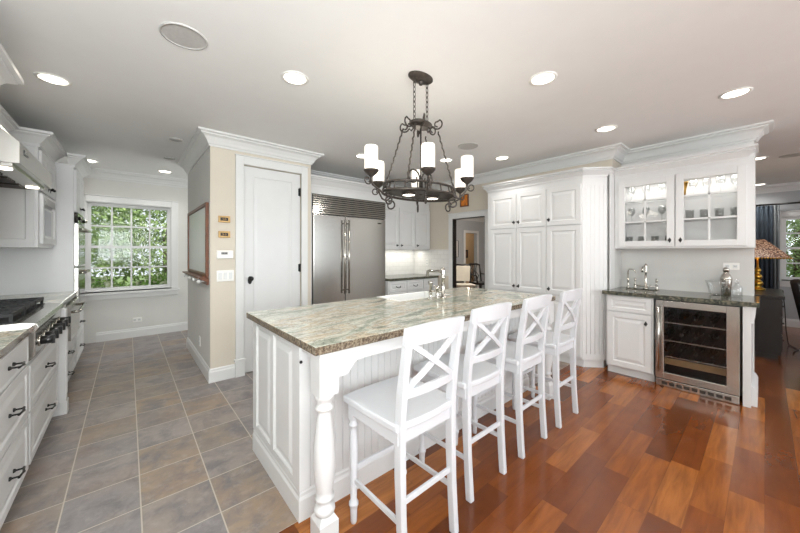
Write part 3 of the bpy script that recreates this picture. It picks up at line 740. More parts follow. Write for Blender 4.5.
# bar glassware
ib = MB(); ib.lathe([(.045, .0), (.052, .004), (.062, .06), (.078, .12), (.085, .145), (.081, .145), (.072, .115), (.056, .06), (.046, .012), (1e-4, .010)], (4.42, .315, .915), 22)
tag(ib.build('glass_bowl', M['crystal']), 'clear flared glass ice bowl on the bar counter', 'bowl')
cs = empty('cocktail_shaker', (4.53, .255, .915), 0, 'polished steel cocktail shaker behind the glass bowl', 'shaker')
MB().lathe([(.032, 0), (.036, .004), (.043, .12), (.044, .15), (.044, .155)], (4.53, .255, .915), 20).build('cup', M['chrome'], cs)
MB().lathe([(.045, .155), (.045, .165), (.034, .20), (.022, .215), (.022, .235)], (4.53, .255, .915), 20).build('strainer', M['chrome'], cs)
MB().lathe([(.024, .235), (.024, .262), (.012, .275), (1e-4, .277)], (4.53, .255, .915), 16).build('cap', M['chrome'], cs)
dc = empty('decanter', (4.415, .175, .915), 0, 'small square-shouldered glass decanter at the right end of the bar', 'decanter')
MB().lathe([(.030, 0), (.038, .006), (.038, .09), (.030, .105), (.014, .115), (.014, .135), (.018, .14), (.012, .139), (.011, .112), (.033, .085), (.033, .012), (1e-4, .010)], (4.415, .175, .915), 20).build('body', M['crystal'], dc)
MB().lathe([(.010, .125), (.011, .142), (.018, .148), (.014, .17), (1e-4, .175)], (4.415, .175, .915), 14).build('stopper', M['crystal'], dc)
# glass-door wall cabinet over the bar
GX = 4.36; gw = 1.10
gc = empty('glass_cabinet', (GX, 1.16, 1.385), FMX, 'white wall cabinet with two glazed doors above the bar', 'wall cabinet')
gd = .285
m = MB(); m.box(0, .05, 0, gd, 0, .83); m.box(gw - .055, gw, 0, gd, 0, .83); m.box(.05, gw - .055, 0, gd, 0, .04); m.box(.05, gw - .055, 0, gd, .765, .83); m.box(.05, gw - .055, gd - .012, gd, .04, .765); m.box(.525, .561, 0, gd - .012, .04, .765)
m.box(0, gw, 0, gd, .83, .87)
m.build('body', M['white'], gc, 0, False)
m = MB(); m.sweep([(0, 0), (gw - .05, 0), (gw - .05, gd)], crown_prof(2.325 - 1.385, .115, .07)); m.build('crown', M['white'], gc, 0, False)
for z in (.29, .53):
    for a, b in ((.05, .525), (.561, gw - .055)): MB().box(a, b, .03, gd - .012, z, z + .012).build('shelf', M['crystal'], gc, 0, False)
for a, b, hx in ((.04, .537, .50), (.549, 1.05, .585)):
    m = MB(); z0_, z1_ = .02, .775
    m.box(a, a + .062, -.022, -.001, z0_, z1_); m.box(b - .062, b, -.022, -.001, z0_, z1_); m.box(a + .062, b - .062, -.022, -.001, z0_, z0_ + .062); m.box(a + .062, b - .062, -.022, -.001, z1_ - .07, z1_)
    o = m.build('door', M['white'], gc, .003, False)
    m = MB(); xm = (a + b) / 2; m.box(xm - .008, xm + .008, -.018, -.004, z0_ + .06, z1_ - .06)
    for z in (.298, .538): m.box(a + .06, b - .06, -.018, -.004, z - .008, z + .008)
    m.build('muntin', M['white'], o, 0, False)
    MB().box(a + .055, b - .055, -.010, -.007, z0_ + .055, z1_ - .06).build('pane', M['glass'], o, 0, False)
    knob(o, hx, .085, -.022)
# glasses standing on the cabinet shelves
def wine_glass(h=.17, r=.036):
    return [(.034, 0), (.034, .003), (.006, .008), (.004, h * .42), (.012, h * .46), (r, h * .66), (r * .98, h * .8), (r * .82, h), (r * .80, h), (r * .95, h * .8), (r * .96, h * .67), (.009, h * .48), (1e-4, h * .47)]
TUMB = [(.028, 0), (.031, .002), (.036, .10), (.034, .10), (.030, .008), (1e-4, .006)]
protoW = MB().lathe(wine_glass(), n=18).build('wine_glass', M['crystal']); protoT = MB().lathe(TUMB, n=18).build('tumbler', M['crystal'])
first = {}
ORD = ('first', 'second', 'third', 'fourth', 'fifth')
def put(proto, y, x, z, label, cat, group):
    o = proto if proto.name not in first else proto.copy()
    if o is not proto: col.objects.link(o)
    first[proto.name] = 1
    o.location = (x, y, z); tag(o, label, cat, group)
S0, S1, S2 = 1.385 + .04, 1.385 + .302, 1.385 + .542
for k in range(4):
    put(protoW, .49 - k * .10, 4.48 + .03 * (k % 2), S2, '%s wine glass from the left on the top shelf behind the right glass door' % ORD[k].replace('first', 'second').replace('second', ORD[k]), 'glass', 'wine glasses in the bar cabinet')
for k in range(3):
    put(protoW, 1.03 - k * .14, 4.50, S2, '%s wine glass from the left on the top shelf behind the left glass door' % ORD[k], 'glass', 'wine glasses in the bar cabinet')
for k in range(4):
    put(protoT, .52 - k * .11, 4.50, S1, '%s tumbler from the left on the middle shelf behind the right glass door' % ORD[k], 'glass', 'tumblers in the bar cabinet')
for k in range(4):
    put(protoT, 1.05 - k * .12, 4.49, S0, '%s tumbler from the left on the bottom shelf behind the left glass door' % ORD[k], 'glass', 'tumblers in the bar cabinet')
for k in range(3):
    put(protoW, 1.03 - k * .14, 4.50, S1, '%s wine glass from the left on the middle shelf behind the left glass door' % ORD[k], 'glass', 'wine glasses in the bar cabinet')
tag(MB().lathe([(.02, 0), (.024, .004), (.03, .08), (.045, .15), (.052, .16), (.048, .16), (.026, .08), (1e-4, .01)], (4.48, .575, S2), 16).build('vase', M['gold']), 'small golden vase on the top shelf behind the right glass door', 'vase')

# ================================================================ ISLAND
IZ = .935; IX0, IX1, IY0, IY1 = .612, 3.01, 1.27, 2.32
SX0, SX1, SY0 = 1.72, 2.36, 1.99
il = empty('kitchen_island', (1.8, 1.9, 0), 0, 'large white panelled kitchen island on turned corner posts', 'island')
m = MB(); m.box(.66, SX0, 1.53, 2.28, .12, IZ - .042); m.box(SX1, 2.96, 1.53, 2.28, .12, IZ - .042); m.box(SX0, SX1, 1.53, SY0 - .02, .12, IZ - .042); m.box(SX0, SX1, SY0 - .02, 2.28, .12, .64)
m.box(.66, 2.96, 1.53, 2.28, 0, .12)
m.build('body', M['white'], il, 0)
m = MB(); m.sweep([(.66, 2.28), (.66, 1.53), (2.96, 1.53), (2.96, 2.28)], [(0, 0), (.018, 0), (.018, .105), (.012, .12), (.012, .135), (.004, .15), (0, .15)]); m.build('base_moulding', M['white'], il)
# end: two raised panels on the left face
for a, b in ((1.60, 1.885), (1.935, 2.21)):
    m = MB(); m.at((.66, 0, 0), R(-90)); m.panel(-b, -a, .19, .86, 0, [(0, .010), (.006, .004), (.014, .012), (.028, .012), (.055, .003)], .016); m.build('end_panel', M['white'], il, 0)
m = MB(); zt_ = IZ - .042
for a, b in ((1.53, 1.60), (1.885, 1.935), (2.21, 2.28)): m.box(.645, .6598, a, b, .19, .86)
m.box(.645, .6598, 1.53, 2.28, .86, zt_); m.box(.645, .6598, 1.53, 2.28, .15, .19)
m.build('end_frame', M['white'], il)
# beadboard along the stool side
m = MB(); n = 46; a = .70; w_ = (2.92 - a) / n
for k in range(n):
    x = a + k * w_; m.add([(x, 1.526, .15), (x + .006, 1.518, .15), (x + w_ - .002, 1.518, .15), (x + w_, 1.526, .15), (x, 1.526, .86), (x + .006, 1.518, .86), (x + w_ - .002, 1.518, .86), (x + w_, 1.526, .86)],
        [(0, 1, 5, 4), (1, 2, 6, 5), (2, 3, 7, 6), (0, 3, 2, 1), (4, 5, 6, 7), (0, 4, 7, 3)])
m.build('beadboard', M['white'], il)
for a, b in ((.645, .70), (2.92, 2.915)): MB().box(a, b, 1.512, 1.5298, .15, IZ - .042).build('corner_stile', M['white'], il)
# posts
def post(x, y):
    m = MB(); hb = .047; zt = IZ - .042
    m.box(x - hb, x + hb, y - hb, y + hb, 0, .125); m.hexa([(x - hb, y - hb, .125), (x + hb, y - hb, .125), (x + hb, y + hb, .125), (x - hb, y + hb, .125)], [(x - .03, y - .03, .155), (x + .03, y - .03, .155), (x + .03, y + .03, .155), (x - .03, y + .03, .155)])
    m.box(x - hb, x + hb, y - hb, y + hb, .70, zt)
    m.lathe([(.034, .150), (.044, .156), (.048, .168), (.046, .182), (.036, .192), (.032, .202), (.034, .212), (.043, .220), (.044, .230), (.036, .240), (.038, .26), (.046, .31), (.051, .36), (.052, .41), (.048, .47), (.041, .53), (.033, .59), (.029, .615), (.030, .622), (.041, .630), (.042, .640), (.032, .650), (.031, .664), (.042, .676), (.046, .690), (.046, .703)], (x, y, 0), 28)
    return m.build('post', M['white'], il)
post(.685, 1.325); post(2.94, 1.325)
def apron(m, poly, horizontal=True): pass
z1_ = IZ - .042; zl = .822
def arc(xa, xb, za, zb, n=8): return [(xa + (xb - xa) * math.sin(math.pi / 2 * k / n), za + (zb - za) * (1 - math.cos(math.pi / 2 * k / n))) for k in range(n + 1)]
xl, xr = .732, 2.893
poly = [(xl, z1_), (xl, .762), (xl + .05, .764)] + [(xl + .05 + .07 * k / 8, .764 + .056 * (.5 - .5 * math.cos(math.pi * k / 8))) for k in range(1, 9)] + [(xl + .16, zl)]
polyr = [(xr + xl - x, z) for x, z in poly][::-1]
m = MB()
lt = poly + polyr
m.prism_xz(lt, 1.30, 1.33)
m.build('apron', M['white'], il, .002)
for xx in (.655, 2.94):
    m = MB(); pz = [(1.372, z1_), (1.372, .80), (1.385, .825), (1.41, .848), (1.44, .856), (1.53, .856), (1.53, z1_)]
    m.prism_yz(pz, xx, xx + .03); m.build('side_apron', M['white'], il, .002)
m = MB(); m.ball((.651, 1.507, .80), .008, 10); m.build('button', M['black'], il)
# kitchen side doors (behind)
for k in range(4):
    a = .75 + k * .53
    if SX0 - .3 < a < SX1: continue
    m = MB(); m.at((0, 2.28, 0), R(180)); m.panel(-(a + .46), -a, .15, .85, 0, RAISED(.055), .02); o = m.build('door', M['white'], il)
# counter with a notch for the apron sink
poly = [(IX0, IY0), (IX1, IY0), (IX1, IY1), (SX1, IY1), (SX1, SY0), (SX0, SY0), (SX0, IY1), (IX0, IY1)]
o = MB().prism(poly, IZ - .04, IZ).build('island_counter', M['granite'], None, .006); tag(o, 'polished grey-green granite worktop on the kitchen island', 'countertop')
m = MB(); t_ = .022; a, b, c, e = SX0 + .002, SX1 - .002, SY0 + .002, IY1 + .012
m.box(a, b, c, e, .66, .68); m.box(a, a + t_, c, e, .68, IZ + .002); m.box(b - t_, b, c, e, .68, IZ + .002); m.box(a + t_, b - t_, c, c + t_, .68, IZ + .002); m.box(a + t_, b - t_, e - t_, e, .68, IZ + .002)
tag(m.build('farmhouse_sink', M['sink'], None, .006), 'white apron-front sink set in the island worktop', 'sink')
fa = bridge_faucet('island_faucet', 'tall nickel faucet with curved spout on the island worktop', (2.13, 1.88, IZ), R(180), .27, .19, False, 1.25)
m = MB(); m.lathe([(.024, 0), (.024, .012), (.017, .02), (.017, .085), (.023, .092), (.023, .10), (.006, .11)], (.075, 0, 0), 14); m.build('valve', M['chrome'], fa, 0, False)
m = MB(); m.cyl((.075, 0, .06), (0, 0, .06), .009, 10); m.cyl((.075, 0, .10), (.13, .0, .12), .006, 8); m.build('lever', M['chrome'], fa, 0, False)
sp = empty('side_sprayer', (1.97, 1.88, IZ), 0, 'nickel side sprayer standing left of the island faucet', 'sprayer')
MB().lathe([(.024, 0), (.024, .012), (.014, .02), (.013, .06), (.018, .065)], (1.97, 1.88, IZ), 14).build('base', M['chrome'], sp)
MB().lathe([(.012, .065), (.011, .12), (.02, .135), (.024, .15), (.02, .162), (1e-4, .165)], (1.97, 1.88, IZ), 14).build('spray_head', M['chrome'], sp)

# ================================================================ STOOLS
def make_stool():
    root = empty('counter_stool', (0, 0, 0)); W = .165; ZS = .635
    # saddled seat
    m = MB(); nx, ny = 10, 8; vs_ = []; 
    def edge(u): return 1 - .10 * max(0, abs(u) - .0) ** 6
    for lay in (0, 1):
        for j in range(ny + 1):
            for i in range(nx + 1):
                u = i / nx * 2 - 1; v = j / ny * 2 - 1
                x = .205 * u * (1 - .05 * (v < 0) * abs(v)); y = .01 + .195 * v - (.018 * (1 - u * u) * (v < -.7)) + (.012 * (1 - u * u) if v > .7 else 0)
                z = ZS - (.012 * (1 - u * u) * (1 - v * v)) if lay else ZS - .034
                vs_.append((x, y, z))
    fs = []; N = (nx + 1) * (ny + 1); q = lambda l, i, j: l * N + j * (nx + 1) + i
    for j in range(ny):
        for i in range(nx): fs += [(q(1, i, j), q(1, i + 1, j), q(1, i + 1, j + 1), q(1, i, j + 1)), (q(0, i, j), q(0, i, j + 1), q(0, i + 1, j + 1), q(0, i + 1, j))]
    for i in range(nx): fs += [(q(0, i, 0), q(0, i + 1, 0), q(1, i + 1, 0), q(1, i, 0)), (q(0, i + 1, ny), q(0, i, ny), q(1, i, ny), q(1, i + 1, ny))]
    for j in range(ny): fs += [(q(0, 0, j + 1), q(0, 0, j), q(1, 0, j), q(1, 0, j + 1)), (q(0, nx, j), q(0, nx, j + 1), q(1, nx, j + 1), q(1, nx, j))]
    m.add(vs_, fs); m.build('seat', M['stool'], root, .008, False)
    m = MB(); zt = ZS - .034; m.frame(-.18, .18, 0, 0, 0, 0, 0) if False else None
    m.box(-.165, .165, .165, .185, zt - .055, zt); m.box(-.165, .165, -.185, -.165, zt - .055, zt); m.box(-.185, -.165, -.185, .185, zt - .055, zt); m.box(.165, .185, -.185, .185, zt - .055, zt)
    m.build('seat_frame', M['stool'], root, .002, False)
    for s in (-1, 1):
        m = MB(); m.box(s * W - .019, s * W + .019, .150, .188, zt - .085, zt)
        m.lathe([(.013, 0), (.016, .01), (.018, .07), (.020, .085), (.024, .092), (.024, .102), (.018, .112), (.016, .12), (.019, .22), (.021, .36), (.019, .45), (.015, .478), (.022, .485), (.024, .493), (.016, .503), (.019, .516)], (s * W, .168, 0), 16)
        m.build('leg', M['stool'], root, 0, False)
    # rear posts run up into the back
    def py_(z): return -.178 - .022 * max(0, (.45 - z) / .45) ** 1.5 if z < .6 else -.178 - .058 * ((z - .6) / .44) ** 1.5
    for s in (-1, 1):
        m = MB(); zs_ = [0, .12, .25, .40, .55, .66, .76, .86, .95, 1.035]; vs_ = []; fs = []
        for z in zs_:
            y = py_(z); w2 = .016; d2 = .021 if .3 < z < .8 else .018
            vs_ += [(s * W - w2, y - d2, z), (s * W + w2, y - d2, z), (s * W + w2, y + d2, z), (s * W - w2, y + d2, z)]
        for i in range(len(zs_) - 1):
            for k in range(4): fs.append((4 * i + k, 4 * i + (k + 1) % 4, 4 * i + 4 + (k + 1) % 4, 4 * i + 4 + k))
        fs += [(3, 2, 1, 0), tuple(4 * (len(zs_) - 1) + k for k in range(4))]
        m.add(vs_, fs); m.build('rear_post', M['stool'], root, .004, False)
    def bow(za, zb, dpth, t, name, xw):
        m = MB(); vs_ = []; fs = []; n = 12
        for k in range(n + 1):
            u = k / n * 2 - 1; x = xw * u; c = -dpth * (1 - u * u)
            zt_ = zb + .012 * (1 - u * u) * (name == 'top_rail')
            ya, yb = py_(za) + c, py_(zb) + c
            vs_ += [(x, ya - t, za), (x, ya + t, za), (x, yb + t, zt_), (x, yb - t, zt_)]
        for i in range(n):
            for k in range(4): fs.append((4 * i + k, 4 * i + 4 + k, 4 * i + 4 + (k + 1) % 4, 4 * i + (k + 1) % 4))
        fs += [(0, 1, 2, 3), tuple(4 * n + k for k in (3, 2, 1, 0))]
        m.add(vs_, fs); return m.build(name, M['stool'], root, .003, False)
    tr = bow(.965, 1.042, .022, .011, 'top_rail', .188)
    bow(.735, .775, .018, .010, 'back_rail', W)
    for s in (-1, 1):
        m = MB(); P = []
        for k in range(9):
            u = k / 8 * 2 - 1; z = .762 + (.975 - .762) * k / 8; P.append((s * u * (W - .008), py_(z) - .016 * (1 - u * u) + .004 * s, z))
        for a, b in zip(P[:-1], P[1:]): m.bar(a, b, .013, .030, 0, (0, 1, .1)) if False else m.bar(a, b, .024, .014, 0, (0, 1, 0))
        m.build('cross_slat', M['stool'], root, 0, False)
    for s in (-1, 1):
        m = MB(); m.bar((s * W, .168, .215), (s * W, py_(.215), .215), .014, .024); m.build('stretcher', M['stool'], root, .003, False)
    m = MB(); m.bar((-W, .168, .27), (W, .168, .27), .014, .026); m.build('foot_rail', M['stool'], root, .003, False)
    m = MB(); m.bar((-W, py_(.30), .30), (W, py_(.30), .30), .014, .026); m.build('stretcher', M['stool'], root, .003, False)
    return root
st = make_stool()
SL = ['white X-back counter stool nearest the camera, beside the turned island post', 'white X-back counter stool second from the turned island post',
      'white X-back counter stool third from the turned island post', 'white X-back counter stool farthest along the island, nearest the pantry']
for k, (x, y, rz) in enumerate([(1.02, 1.175, .02), (1.568, 1.245, 0), (2.118, 1.245, .01), (2.67, 1.235, 0)]):
    o = st if k == 0 else copy_tree(st)
    o.location = (x, y, 0); o.rotation_euler.z = rz; tag(o, SL[k], 'stool', 'X-back stools along the island')

# ================================================================ CHANDELIER
CX_, CY_ = 1.552, 1.575
ch = empty('chandelier', (CX_, CY_, H), 0, 'wrought-iron oval chandelier with six candle shades over the island', 'chandelier')
def oval(a, b, z, n=32): return [(a * math.cos(2 * math.pi * k / n), b * math.sin(2 * math.pi * k / n), z) for k in range(n)]
Z0 = -H       # local z = world z - H
def P(z): return z - H
m = MB(); n = 28; rings = [(.105, .062, 0), (.105, .062, -.008), (.092, .052, -.018), (.06, .034, -.026), (.02, .018, -.032)]
vs_ = []; fs = []
for a, b, z in rings: vs_ += oval(a, b, z, n)
for i in range(len(rings) - 1):
    for k in range(n): fs.append((i * n + k, i * n + (k + 1) % n, (i + 1) * n + (k + 1) % n, (i + 1) * n + k))
fs += [tuple(range(n)), tuple(range((len(rings) - 1) * n, len(rings) * n))]
m.add(vs_, fs, 0, False); m.lathe([(.02, -.03), (.016, -.04), (.012, -.055), (1e-4, -.06)], n=12); m.build('canopy', M['bronze'], ch, 0, False)
ZC = 2.235
for s in (-1, 1):
    m = MB(); zt = H - .02; nl = 9; L = (zt - ZC - .01) / nl; x = s * .062
    for k in range(nl):
        zc = zt - L * (k + .5); pts = []
        for j in range(12):
            t = 2 * math.pi * j / 12; u = .009 * math.cos(t); w = (L * .66) * math.sin(t)
            pts.append((x + (u if k % 2 else 0), 0 if k % 2 else u, P(zc + w)))
        m.tube(pts, .0026, 6, 0, True)
    m.build('chain', M['bronze'], ch, 0, False)
# upper cap plate with scrolls
m = MB(); rings = [(.075, .05, P(ZC + .022)), (.095, .062, P(ZC + .010)), (.095, .062, P(ZC - .004)), (.06, .04, P(ZC - .022))]; vs_ = []; fs = []
for a, b, z in rings: vs_ += oval(a, b, z, n)
for i in range(len(rings) - 1):
    for k in range(n): fs.append((i * n + k, i * n + (k + 1) % n, (i + 1) * n + (k + 1) % n, (i + 1) * n + k))
fs += [tuple(range(n)), tuple(range((len(rings) - 1) * n, len(rings) * n))]
m.add(vs_, fs); m.build('cap', M['bronze'], ch, 0, False)
def scroll(cx, cz, r0, turns, start, hand=1, n=22, dirx=1, diry=0):
    out = []
    for k in range(n):
        t = k / (n - 1); a = start + hand * turns * 2 * math.pi * t; r = r0 * (1 - .8 * t)
        out.append((dirx * (cx + r * math.cos(a)), diry * (cx + r * math.cos(a)), cz + r * math.sin(a)))
    return out
A = .295; B = .18; ZR = 1.762
angs = [R(v) for v in (0, 55, 125, 180, 235, 305)]
for a in angs:
    c, s = math.cos(a), math.sin(a)
    m = MB(); k0 = .075
    pth = [(c * .05, s * .04, P(ZC - .01)), (c * .075, s * .065, P(ZC - .035))] + [(c * (.115 + .034 * math.cos(t)), s * (.115 + .034 * math.cos(t)), P(ZC - .005 + .034 * math.sin(t))) for t in [R(200 + 24 * k) for k in range(10)]] + [(c * (.115 + .018 * math.cos(t)), s * (.115 + .018 * math.cos(t)), P(ZC - .005 + .018 * math.sin(t))) for t in [R(80 + 40 * k) for k in range(6)]]
    m.tube(pth, .0055, 7); m.build('scroll', M['bronze'], ch, 0, False)
for a in (R(38), R(142), R(218), R(322)):
    c, s = math.cos(a), math.sin(a)
    m = MB(); p0 = Vector((c * .14, s * .10, P(ZC - .035))); p1 = Vector((c * A, s * B, P(ZR + .02))); nn = 26
    m.tube([tuple(p0.lerp(p1, k / nn) + Vector((.003 * math.cos(k * 2.1), .003 * math.sin(k * 2.1), 0))) for k in range(nn + 1)], .006, 6)
    m.build('rod', M['bronze'], ch, 0, False)
m = MB(); m.cyl((0, 0, P(ZC)), (0, 0, P(ZR)), .006, 8); m.ball((0, 0, P(ZR)), .02); m.build('stem', M['bronze'], ch, 0, False)
for sgn in (-1, 1):
    m = MB(); m.tube([(sgn * .012, 0, P(ZR + .02))] + [(sgn * (.07 - .06 * math.cos(t) * (1 - .035 * k)), 0, P(ZR + .10 + .06 * math.sin(t) * (1 - .035 * k))) for k, t in [(k, R(-20 + 28 * k)) for k in range(15)]], .006, 7)
    m.build('stem_scroll', M['bronze'], ch, 0, False)
# double hoop
m = MB()
for z, g in ((ZR + .035, 0.0), (ZR - .02, .012)): m.tube(oval(A + g, B + g, P(z), 40), .009, 8, 0, True)
for k in range(20):
    t = 2 * math.pi * k / 20; m.cyl((A * math.cos(t), B * math.sin(t), P(ZR + .035)), ((A + .012) * math.cos(t), (B + .012) * math.sin(t), P(ZR - .02)), .005, 6)
m.build('hoop', M['bronze'], ch, 0, False)
m = MB(); m.prism(oval and [(p[0], p[1]) for p in oval(A - .01, B - .01, 0, 36)], P(ZR - .014), P(ZR - .006)); m.build('tray', M['bronze'], ch, 0, False)
for s in (-1, 1):
    m = MB(); m.lathe([(.05, .012), (.05, -.016), (.042, -.020), (.042, -.012)], (s * .115, 0, P(ZR - .012)), 20, 0, True, False); o = m.build('downlight', M['bronze'], ch, 0, False)
    MB().lathe([(.041, 0), (.041, .004)], (s * .115, 0, P(ZR - .030)), 20).build('lens', M['lamp'], o, 0, False)
arms = [(.435, 0), (.195, .245), (-.185, .245), (-.425, 0), (-.185, -.25), (.195, -.25)]
for x, y in arms:
    dv = Vector((x, y, 0)); L = dv.length; u = dv / L
    e = Vector((u.x * A, u.y * B, 0)) if abs(y) < .01 else Vector((x * .72, y * .72, 0)); r0 = e.length
    def pt(r, z): return (u.x * r, u.y * r, P(z))
    m = MB()
    path = [pt(r0 - .02, ZR + .03), pt(r0 + .0, ZR - .03), pt(r0 + .03, ZR - .05), pt(r0 + .06, ZR - .03), pt(L - .01, ZR + .0), pt(L, ZR + .03), pt(L, ZR + .05)]
    m.tube(path, .0065, 8)
    m.tube([pt(L + .0 + .026 + .026 * math.cos(t) * (1 - .04 * k), ZR + .022 + .026 * math.sin(t) * (1 - .04 * k)) for k, t in [(k, R(180 + 34 * k)) for k in range(13)]], .005, 6)
    m.tube([pt(r0 - .004 + .034 * math.cos(t) * (1 - .04 * k), ZR - .082 + .034 * math.sin(t) * (1 - .04 * k)) for k, t in [(k, R(60 + 34 * k)) for k in range(12)]], .006, 6)
    ar = m.build('arm', M['bronze'], ch, 0, False)
    m = MB(); m.lathe([(.008, ZR + .045 - H), (.016, ZR + .052 - H), (.034, ZR + .066 - H), (.046, ZR + .082 - H), (.047, ZR + .088 - H)], (x, y, 0), 18); m.build('cup', M['bronze'], ar, 0, False)
    m = MB(); zb = ZR + .086 - H; m.lathe([(.041, zb), (.041, zb + .140), (.038, zb + .147), (.033, zb + .145), (.030, zb + .135)], (x, y, 0), 20, 0, True, False); m.lathe([(1e-4, zb + .1345), (.031, zb + .135)], (x, y, 0), 20, 0, True, False)
    m.build('candle_shade', M['shade'], ar, 0, False)
    l = bpy.data.lights.new('bulb', 'POINT'); l.energy = .9; l.color = (1, .93, .82); l.shadow_soft_size = .04
    lo = bpy.data.objects.new('bulb', l); col.objects.link(lo); lo.location = (CX_ + x, CY_ + y, ZR + .27)

# ================================================================ CEILING FITTINGS
def downlight(x, y, where, power=19, r=.075):
    root = empty('recessed_light', (x, y, H), 0, 'round white recessed ceiling light ' + where, 'ceiling light', 'recessed ceiling lights')
    MB().lathe([(r + .018, 0), (r + .018, -.004), (r, -.007), (r - .004, -.002), (r - .004, 0)], n=28).build('rim', M['plastic'], root, 0, False)
    MB().lathe([(r - .003, -.0025), (r - .003, -.0005)], n=28).build('lens', M['lamp'], root, 0, False)
    l = bpy.data.lights.new('spot', 'SPOT'); l.energy = power; l.spot_size = R(140); l.spot_blend = 1; l.color = (1, .975, .94); l.shadow_soft_size = .07
    lo = bpy.data.objects.new('spot', l); col.objects.link(lo); lo.location = (x, y, H - .03)
for a in [(-.40, 3.29, 'above the range grates, left of the round speaker', 62), (.889, 2.16, 'between the round speaker and the chandelier'), (2.215, 1.023, 'right of the chandelier canopy'),
          (3.54, .15, 'before the right end of the bar crown moulding'), (3.59, 1.03, 'before the jog in the crown moulding by the pantry'), (3.69, 2.24, 'before the pantry top, behind the small speaker'),
          (3.21, 2.78, 'behind the right-hand candle shades'), (2.263, 3.36, 'behind the leftmost candle shade'), (-.396, 5.92, 'above the oven tower by the garden window', 26), (.427, 5.98, 'before the garden window wall', 22),
          (6.245, .063, 'in the living room nearest the bar crown'), (8.7, .07, 'in the living room before the curtain')]: downlight(*a)
def speaker(x, y, r, label):
    root = empty('ceiling_speaker', (x, y, H), 0, label, 'speaker')
    MB().lathe([(r, 0), (r, -.005), (r - .012, -.007), (r - .012, -.004)], n=36, caps=False).build('ring', M['grille'], root, 0, False)
    MB().lathe([(r - .012, -.004), (1e-4, -.005)], n=36, caps=False).build('grille', M['grille'], root, 0, False)
speaker(.241, 2.154, .115, 'large round ceiling speaker left of the chandelier')
speaker(2.976, 2.244, .115, 'round ceiling speaker behind the chandelier on the right')
speaker(6.364, -.231, .115, 'dark round ceiling speaker in the living room')
for x, y, w_ in ((.396, 4.19, 'nearer of the two small discs by the closet crown'), (.411, 5.08, 'farther of the two small discs by the closet crown')):
    m = MB(); m.lathe([(.06, 0), (.06, -.006), (.05, -.01), (.02, -.012), (1e-4, -.012)], (x, y, H), 20); tag(m.build('ceiling_sensor', M['grille']), 'small grey ceiling disc, ' + w_, 'ceiling disc', 'small discs on the ceiling')
area('under_cabinet_light', (3.72, 4.36, 1.375), (3.72, 4.40, .9), 1.0, .04, 3.2, (1, .96, .88))
area('bar_cabinet_light', (4.50, .60, 2.14), (4.50, .60, 1.4), .04, .95, 2.6, (1, .97, .92))

# ================================================================ WALL FITTINGS
def on_x(name, x, y0, y1, z0, z1, t): pass
# whiteboard in its brown frame, on the closet's side
wb = empty('framed_board', (.64, 4.45, 1.05), 0, 'white board in a brown wood frame on the closet side wall', 'board')
m = MB(); m.at((.64, 0, 0), R(-90)); m.frame(-5.12, -3.80, 1.085, 1.865, -.03, 0, .035); m.build('frame', M['brown'], wb, .004)
m = MB(); m.at((.64, 0, 0), R(-90)); m.box(-5.09, -3.83, -.014, 0, 1.115, 1.835); m.build('writing_surface', M['board'], wb)
lg = empty('key_ledge', (.64, 4.45, 1.02), 0, 'brown wooden ledge with white knobs below the framed board', 'ledge')
m = MB(); m.at((.64, 0, 0), R(-90)); m.box(-5.14, -3.80, -.085, 0, 1.066, 1.082); m.box(-5.14, -3.80, -.02, 0, 1.0, 1.066); m.hexa([(-3.80, -.02, 1.03), (-3.79, -.02, 1.03), (-3.79, 0, 1.0), (-3.80, 0, 1.0)], [(-3.80, -.085, 1.066), (-3.79, -.085, 1.066), (-3.79, 0, 1.066), (-3.80, 0, 1.066)]); m.build('board', M['brown'], lg, .003)
for k in range(4):
    y = 3.95 + .34 * k; m = MB(); m.cyl((.62, y, 1.03), (.585, y, 1.03), .009, 8); m.ball((.575, y, 1.03), .022); m.build('knob', M['sink'], lg)
for z, w_ in ((1.69, 'upper'), (1.53, 'lower')):
    p = empty('gold_frame', (.768, 3.73, z), 0, '%s of the two small gilt framed plaques left of the closet door' % w_, 'plaque', 'gilt plaques by the closet door')
    m = MB(); m.frame(.712, .824, z - .035, z + .035, 3.715, 3.73, .02); m.build('frame', M['brass'], p, .003)
    m = MB(); m.box(.73, .806, 3.722, 3.73, z - .017, z + .017); m.build('mount', M['dark'], p)
    m = MB(); m.ball((.757, 3.721, z), .009, 8); m.ball((.78, 3.721, z), .009, 8); m.build('ornament', M['brass'], p)
th = empty('thermostat', (.773, 3.73, 1.318), 0, 'white thermostat with small display between plaques and light switches', 'thermostat')
MB().box(.694, .852, 3.705, 3.73, 1.275, 1.362).build('body', M['plastic'], th, .008); MB().box(.735, .80, 3.7035, 3.706, 1.317, 1.345).build('display', M['grille'], th)
for k in range(4): MB().box(.739 + .014 * k, .749 + .014 * k, 3.702, 3.7045, 1.322, 1.34).build('digit', M['knobs'], th)
sw = empty('switch_plate', (.778, 3.73, 1.093), 0, 'white triple light-switch plate left of the closet door', 'switch')
MB().box(.697, .860, 3.722, 3.73, 1.035, 1.152).build('plate', M['plastic'], sw, .003)
for k in range(3): MB().box(.714 + .049 * k, .745 + .049 * k, 3.716, 3.723, 1.06, 1.127).build('rocker', M['board'], sw, .002)
